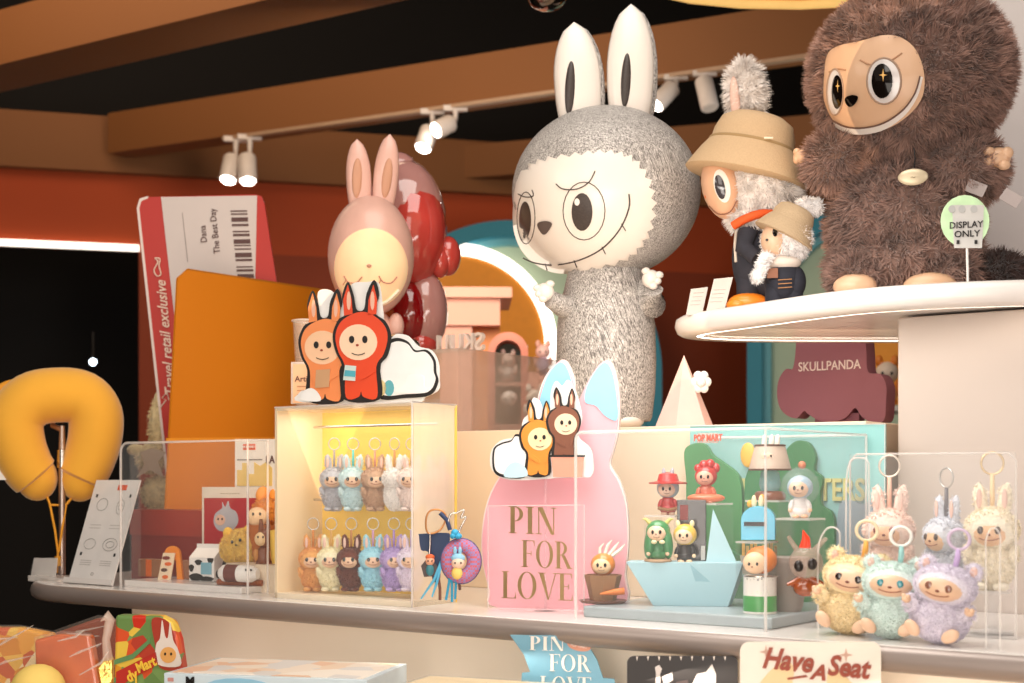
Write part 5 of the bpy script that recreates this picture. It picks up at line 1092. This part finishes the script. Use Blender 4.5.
for i in range(9): t.box('fry', M('#e9c06c' if i % 2 else '#dba94c', .6), 742+i*4, 541+(i*5 % 7), 745+i*4, 560, .002*(i % 3), .005+.002*(i % 3))
t.flat('basket', M('#b0a898', .5), [(740, 556), (782, 556), (776, 596), (746, 596)], -.004, .012)
t = T('grey_pot', 'grey flowerpot right behind the tin can', 'pot', 788, 592, stuffD(788, .20)[0], z=GZ); k = t.u
build('pot', MB().lathe([(13*k, 0), (15*k, 6*k), (19*k, 46*k), (21*k, 48*k), (21*k, 54*k), (18*k, 54*k)], (0, 0, 0)), M('#8f857d', .6, var=.1), t.o); t.ell('printed_dot', BLACK, (793, 571, 1.2, 2, .8, -17), (797, 577, 1.2, 2, .8, -15.5))
t = T('crystal_figure', 'clear skull-eyed crystal figurine with amber spikes and red flame', 'figurine', 806, 597, stuffD(806, .15)[0], z=GZ); CR = MG('#c9b0a0', .35, .05); AM = M('#9a4a24', .08, coat=1, var=.5, scale=60)
t.ell('head', CR, 806, 563, 17, 17, 14); t.ell('eye_socket', M('#221815', .3), 799, 566, 5, 6, 4, -11); t.ell('eye_socket', M('#221815', .3), 812, 564, 5, 6, 4, -11)
for i in range(11): t.tube('spike', AM, [(806+(i-5)*1.2, 580), (806+(i-5)*3.8, 592-abs(i-5)*1.5, -6+(i % 3)*5)], [4.5, 1.5])
t.ell('core', AM, (806, 588, 13, 9, 10)); t.tube('flame', M('#d63a1e', .2, emit=.3), [(805, 548), (806, 538), (803, 530)], [6, 4, .5]); t.tube('horn', CR, [(797, 550), (791, 541), (788, 536)], [3, 2.4, 1.8]); t.tube('horn', CR, [(815, 550), (822, 542), (827, 538)], [3, 2.4, 1.8])

# ------------------------------------------------------------------ big pendants on the right
def stand(label, px, ytop, tt, r=.03):
    D = stuffD(px, tt)[0]; t = T('acrylic_stand', label, 'stand', px, 600, D, z=CTOP); h = CZ+(HY-ytop)/F*D-CTOP
    build('base', MB().lathe([(r, 0), (r, .004), (.012, .006), (.010, .01)]), MG('#ffffff', .22), t.o); build('post', MB().lathe([(.010, .008), (.008, h*.5), (.012, h-.004)]), MG('#ffffff', .15), t.o); build('top', MB().lathe([(r*.9, h-.004), (r*.9, h)]), EDGE, t.o)
    return D, CTOP+h
for px, yb, h, tt, fur, rc_, st, rz, sk, lab in ((889, 588, 100, .27, '#f5d8cb', '#e8d8c8', '#eab59c', -14, '#f0bd98', 'blush pink plush pendant in the back row, behind the yellow and mint ones'),
        (945, 590, 92, .27, '#d9dbe4', '#c9c4c0', '#6a6468', -48, '#eec39c', 'grey blue plush pendant turned left in the back row above the lilac one'),
        (992, 590, 104, .22, '#f8ead3', '#e8cba0', '#f0d0a4', -8, '#efbf94', 'cream plush pendant raised on a clear stand at the far right')):
    D, z = stand('round clear stand under the %s pendant' % ('blush pink' if px < 900 else 'grey blue' if px < 960 else 'cream far right'), px, yb, tt)
    pendant('hang', lab, px, yb, D, h*.80, fur, ringc=rc_, strap=st, rz=rz, skin=sk, eye='#7a2a1c' if px < 900 else '#4a3226', z=z, lo=.92)
for px, h, tt, fur, rc_, st, rz, lean, eye, lab, gy in ((846, 76, .095, '#f2dfb6', '#f0dcb8', '#e8a850', -14, 9, '#2a1a14', 'soft yellow seated plush pendant, leftmost of the front row', 632),
        (889, 74, .075, '#dcebe6', '#f2efe8', '#9fd0cc', -6, 4, '#2a8a94', 'mint green seated plush pendant with teal eyes in the front row', 635),
        (936, 77, .055, '#e4dde9', '#d8c4dc', '#cbb0dc', -16, 10, '#8a5a48', 'lilac seated plush pendant with sleepy eyes in the front row', 638)):
    D = stuffD(px, tt)[0]
    pendant('sit', lab, px, gy, D, h, fur, ringc=rc_, strap=st, rz=rz, lean=lean, eye=eye, z=CTOP+.004, lo=.92)
# clear U risers and clear box at right
def ubar(label, pts, tt, r=1.0):
    px = pts[0][0]; t = T('acrylic_hook', label, 'display hook', px, pts[0][1], stuffD(px, tt)[0], a=A, z=CTOP)
    q = [t.p(x, y) for x, y in smooth_loop(pts, 5, False)]; q[0].z = 0; q[-1].z = 0
    build('bent_rod', MB().tube(q, r*t.u, 8), EDGE, t.o); return t
ubar('narrow clear inverted U stand left of the soft yellow pendant', [(818, 610), (818, 560), (820, 540), (828, 528), (838, 530), (840, 545), (840, 612)], .15)
ubar('tall clear inverted U stand behind the yellow pendant ring', [(846, 612), (846, 520), (847, 475), (852, 460), (862, 458), (868, 462), (869, 480), (869, 612)], .18)
ubar('clear bent stand in front of the cream pendant', [(1000, 640), (1000, 560), (1000, 535), (992, 528), (986, 540), (986, 560), (986, 638)], .03)
_, sa = stuffD(850, .165); _, sb = stuffD(1016, .11)
r = bpy.data.objects.new('acrylic_case', None); COL.objects.link(r); r.location = ST(sa, .165); r.rotation_euler = (0, 0, A); setp(r, 'tall clear acrylic screen around the back row of pastel pendants', 'display case')
W = sa-stuffD(1016, .165)[1]; ht = .262
build('front_pane', MB().box((W/2, 0, ht/2), (W, .004, ht)), MG('#ffffff', .06), r, False); build('edge', MB().tube([(0, 0, 0), (0, 0, ht-.01), (.01, 0, ht), (W-.01, 0, ht), (W, 0, ht-.01), (W, 0, 0)], .0016, 6), EDGE, r); build('foot', MB().box((W/2, .03, .002), (W, .06, .004)), GLASS, r, False)

# ------------------------------------------------------------------ under the counter
LZ = CTOP-.42
t = T('seat_sign', 'cream rounded sign card reading Have A Seat below the counter', 'sign', 811, 700, stuffD(811, -.06)[0], a=A*.35, z=LZ)
yb = 900
t.flat('card', M('#efe2d2', .4, coat=.3), rrect(740, 642, 881, 900, 9), 0, .004)
sk = lambda x: (x-811)*.06
t.flat('printed_petal', M('#f2d3a0', .5), ellp(768, 700, 16, 44, 20, 30), -.0008, 0); t.flat('printed_petal', M('#f2d3a0', .5), ellp(850, 705, 14, 40, 20, -30), -.0008, 0)
BRN = M('#9a3a1a', .5)
t.text('Have', 787, 661, 21, BRN, d=-.002, rot=4, shear=.3, sx=.82, bold=.9); t.text('A', 818, 673, 15, BRN, d=-.002, rot=4, shear=.3, bold=.8); t.text('Seat', 848, 668, 20, BRN, d=-.002, rot=4, shear=.2, sx=.85, bold=.9); t.flat('flourish', BRN, [(787, 678), (806, 675), (808, 677), (788, 680)], -.002, -.001)
for x, y in ((766, 652), (846, 655)): t.flat('printed_star', M('#c9a08c', .5), [(x+(7 if i % 2 == 0 else 2)*math.cos(i*PI/4), y+(7 if i % 2 == 0 else 2)*math.sin(i*PI/4)) for i in range(8)], -.001, 0)
t = T('black_card', 'black rounded card with notched top edge and white doodles below the counter', 'card', 683, 700, stuffD(683, -.04)[0], a=A*.35, z=LZ)
t.flat('card', M('#1d1413', .5), rrect(627, 656, 738, 900, 7), 0, .004)
for i in range(9): t.flat('notch', M('#e8dcd2', .5), [(636+i*11, 656.5+(0)), (638+i*11, 656.5), (637+i*11, 661)], -.001, 0)
for pts in ([(655, 667), (659, 665), (662, 669), (660, 674), (661, 690), (655, 690), (656, 674)], [(662, 677), (672, 672), (673, 680), (664, 686)], [(692, 684), (697, 674), (706, 672), (712, 664), (716, 674), (716, 690), (696, 690)], [(676, 682), (688, 680), (688, 690), (676, 690)]): t.flat('doodle', M('#d9d0cc', .5) if pts[0][0] != 676 else M('#4a3a3a', .5), pts, -.001, 0)
t = T('blue_ribbon_sign', 'wavy blue banner sign with white PIN FOR LOVE lettering below the counter', 'sign', 560, 700, stuffD(560, -.01)[0], a=A*.35, z=LZ)
t.flat('banner', M('#6ea3bb', .5, var=.04), [(510, 635), (573, 636), (588, 645), (597, 660), (603, 678), (614, 679), (620, 700), (630, 900), (515, 900), (520, 700), (522, 673), (530, 672), (524, 655)], 0, .004)
CWH = M('#eee6de', .5)
words(t, 'letter', CWH, 'PIN', 529, 650, 36, 14, -.002, .03); words(t, 'letter', CWH, 'FOR', 549, 671, 42, 17, -.002, .03); words(t, 'letter', CWH, 'LOVE', 540, 694, 52, 18, -.002, .03)
t.flat('badge', M('#c98a72', .5), ellp(579, 646, 12, 5, 20, 12), -.002, 0); t.text('POP MART', 579, 646, 3.2, WHITE, d=-.003, sx=.8, rot=8)
# flat boxes and bags
D = 2.22
t = T('flat_box', 'large pale blue flat box at the bottom edge, its top printed with pale shapes', 'box', 164, 700, 2.24, a=A*.38, z=LZ)
a_ = t.p(164, 673); b_ = t.p(330, 683); W = b_.x-a_.x+.06; h = a_.z
build('carton', MB().box((a_.x+W/2, .1, h/2), (W, .20, h)), M('#cfdde4', .35, coat=.5), t.o, False, .001)
build('lid_print', MB().box((a_.x+W/2, .1, h+.0005), (W*.94, .18, .001)), Msplat(('#ecdccb', '#e8cdb4', '#d9d4d0', '#f2e7da', '#e3b99a'), 22), t.o, False)
build('logo_block', MB().box((a_.x+.012, -.001, h-.010), (.010, .001, .006)), M('#c98a80', .5), t.o, False); build('printed_cloud', MB().prism([(a_.x+.13+.06*math.cos(i*PI/8), h-.02+.016*math.sin(i*PI/8)) for i in range(17)], -.001, 0), M('#8fc0d8', .5), t.o, False)
t.text('M', 190, 682, 9, BLACK, d=-.002, bold=.6)
t = T('flat_box', 'cream flat box right of the pale blue one at the bottom edge', 'box', 420, 700, 2.0, a=A*.6, z=LZ)
a_ = t.p(372, 694); build('carton', MB().box((a_.x+.12, .1, a_.z/2), (.24, .20, a_.z)), M('#ecd3a8', .4, var=.1), t.o, False, .001); build('wrap_film', MB().box((a_.x+.12, .1, a_.z/2), (.244, .204, a_.z+.004)), MG('#ffffff', .06), t.o, False)
def bag(name, label, pts, D, mat, a=0, foil='#e8d0c0', film=True, cat='bag'):
    t = T(name, label, cat, sum(p[0] for p in pts)/len(pts), 700, D, a=a, z=LZ)
    t.flat('packet', mat, pts, 0, .03, bev=.006)
    if film:
        for i in range(3):
            x0 = pts[0][0]+RN.uniform(5, 40); y0 = RN.uniform(640, 675); t.tube('film_crease', MG('#fff3e6', .28, .05), [(x0, y0, -3), (x0+RN.uniform(8, 22), y0-RN.uniform(4, 16), -4), (x0+RN.uniform(24, 45), y0-RN.uniform(6, 26), -3)], [.6, 1.5, .4], seg=5)
        t.flat('film', MG('#fff0e0', .05, .08), [(x, y-3) for x, y in pts], -.016, -.012)
    return t
bag('snack_packet', 'orange and yellow wrapped packet at the bottom left corner', [(-40, 800), (-40, 628), (20, 628), (52, 634), (60, 800)], 2.62, Msplat(('#d98a1e', '#eab84c', '#c9541e', '#f0d9a8', '#e8a030'), 40))
bag('snack_packet', 'glossy orange red packet with pale edges in clear wrap', [(40, 800), (34, 640), (60, 634), (90, 636), (101, 700), (112, 800)], 2.50, M('#cf5a1c', .3, coat=.8, var=.2, scale=40))
bag('snack_packet', 'brown red packet tilted behind the orange red one', [(48, 800), (52, 634), (98, 618), (118, 622), (122, 800)], 2.75, M('#8a3418', .35, coat=.6, var=.3, scale=30))
t = bag('illustrated_card_pack', 'rounded colourful illustrated packet in red and green at the bottom left', [(113, 800), (113, 700), (115, 615), (160, 616), (172, 622), (178, 640), (182, 668), (184, 800)], 2.48, Msplat(('#c9301c', '#6a8a4c', '#e09a2c', '#b8402c', '#7a9a58', '#d9552c', '#e8c24a'), 34), film=False, a=-.15)
t.flat('panel', M('#a8351f', .5), OUT2([(152, 619), (168, 622), (176, 645), (180, 668), (160, 668), (155, 645)], 4), -.002, 0)
t.flat('printed_toy', M('#e6d8cc', .5), OUT2([(157, 664), (156, 645), (160, 638), (162, 620), (165, 636), (168, 637), (170, 622), (173, 640), (178, 650), (180, 666)], 4), -.003, -.002); t.flat('printed_face', M('#e8a85c', .5), ellp(168, 655, 8, 8, 16), -.004, -.003)
for x in (165, 171): t.flat('printed_eye', BLACK, ellp(x, 654, 1, 1.6, 8), -.005, -.004)
for y in (650, 668): t.flat('garland', M('#5f8a55', .5), [(114, y+10), (132, y+4), (150, y-12), (150, y-7), (133, y+9), (114, y+15)], -.002, 0)
t.text('Mart', 146, 665, 10, M('#f0c23c', .5), d=-.004, rot=-24, bold=.5, sx=.8); t.text('dy', 132, 676, 11, M('#f0c23c', .5), d=-.004, rot=-24, bold=.5, sx=.8)
t.flat('word_band', M('#b8281a', .5), [(116, 672), (156, 652), (158, 664), (116, 688)], -.003, -.002)
t = T('yellow_bun_toy', 'soft pale yellow round bun toy in clear wrap at the bottom left', 'toy', 38, 690, 2.44, z=LZ); t.ell('bun', M('#efcb6c', .7, var=.08), 38, 690, 27, 26, 24)
build('film_bag', MB().lathe([(.03, 0), (.055, .02), (.06, .14), (.045, .24), (.01, .30)], (0, .0, 0)), MG('#fff3e2', .10, .06), t.o); q = t.p(38, 716)
build('inner_box', MB().box((0, .02, q.z/2), (.07, .05, q.z)), M('#d98a3c', .5), t.o, False)
t = T('foil_packet', 'crinkled gold and clear foil packet tucked beside the illustrated pack', 'bag', 105, 700, 2.52, z=LZ)
t.flat('packet', M('#e0bb62', .15, .6, var=.3, scale=60, bump=1), [(96, 800), (97, 668), (103, 660), (114, 657), (116, 800)], 0, .02, bev=.004); t.tube('clear_neck', MG('#ffe9d8', .4, .05), [(108, 660), (106, 640), (110, 620), (104, 616)], [5, 4, 5, 7])

# ------------------------------------------------------------------ lights
def area(name, loc, tgt, size, power, col=(1, .93, .84), sy=None):
    l = bpy.data.lights.new(name, 'AREA'); l.energy = power; l.size = size; l.color = col
    if sy: l.shape = 'RECTANGLE'; l.size_y = sy
    o = bpy.data.objects.new(name, l); COL.objects.link(o); o.location = loc
    o.rotation_euler = (Vector(tgt)-Vector(loc)).to_track_quat('-Z', 'Y').to_euler(); return o
area('soft_front_light', (-.8, -.2, 2.5), (0, 2.6, 1.25), 1.6, 21, (1, .92, .83))
area('overhead_light', (.1, 1.9, 3.3), (.0, 2.6, 1.1), 1.4, 30, (1, .94, .86))
area('right_fill_light', (2.2, .6, 2.0), (.6, 2.6, 1.5), 1.0, 12, (1, .92, .9))
area('wall_wash_light', (-1.5, 4.6, 3.9), (-.9, 7, 1.9), 2.4, 60, (1, .72, .48))
area('niche_fill_light', (-.2, 4.3, 2.2), (-.1, 7, 1.5), .6, 16, (1, .85, .7))  # added fill out in front of the niche, lifts the pink shelf
area('low_front_fill_light', (-.3, .0, .75), (-.1, 2.5, .85), 1.4, 24, (1, .9, .8))  # added fill, set low to lift the panel below the counter
area('left_fill_light', (-1.5, 1.6, 2.2), (-.8, 3.0, 1.1), .7, 7, (1, .93, .85))  # added fill for the darker left end of the counter
area('beam_wash_light', (0, 2.5, 1.9), (-.2, 5.2, 3.0), 1.5, 5, (1, .72, .45))
lp = area('box_fill_light', (0, 0, 0), (0, 0, -1), .1, .3, (1, .92, .78), .08); q = ST((stuffD(275, .05)[1]+stuffD(412, .05)[1])/2, .05+.05, .35); lp.location = q; lp.data.size = .28; lp.rotation_euler = (0, 0, A)  # added fill under the box top, brightens the yellow interior
area('case_light', ST(.55, .0, .62), ST(.6, .25, .05), .5, 5, (1, .95, .88))
area('front_panel_fill_light', (-.2, .9, .95), (.0, 2.9, .72), .9, 4, (1, .9, .8))  # added fill aimed at the front panel, no lamp of the ledge
l_ = area('under_counter_fill_light', ST(.8, -.05, -.06), ST(.8, .14, -.22), 2.2, .75, (1, .88, .74), .03); l_.rotation_euler = (math.radians(38), 0, A)  # added unseen fill under the counter edge, brightens the cream front panel
area('arch_fill_light', (1.5, 4.6, 2.1), (1.3, 6.7, 1.5), .7, 12, (1, .95, .88))  # added fill to brighten the right-hand teal arch
w = bpy.data.worlds.new('world'); SC.world = w; w.use_nodes = True
w.node_tree.nodes['Background'].inputs[0].default_value = (1, .8, .62, 1); w.node_tree.nodes['Background'].inputs[1].default_value = .16
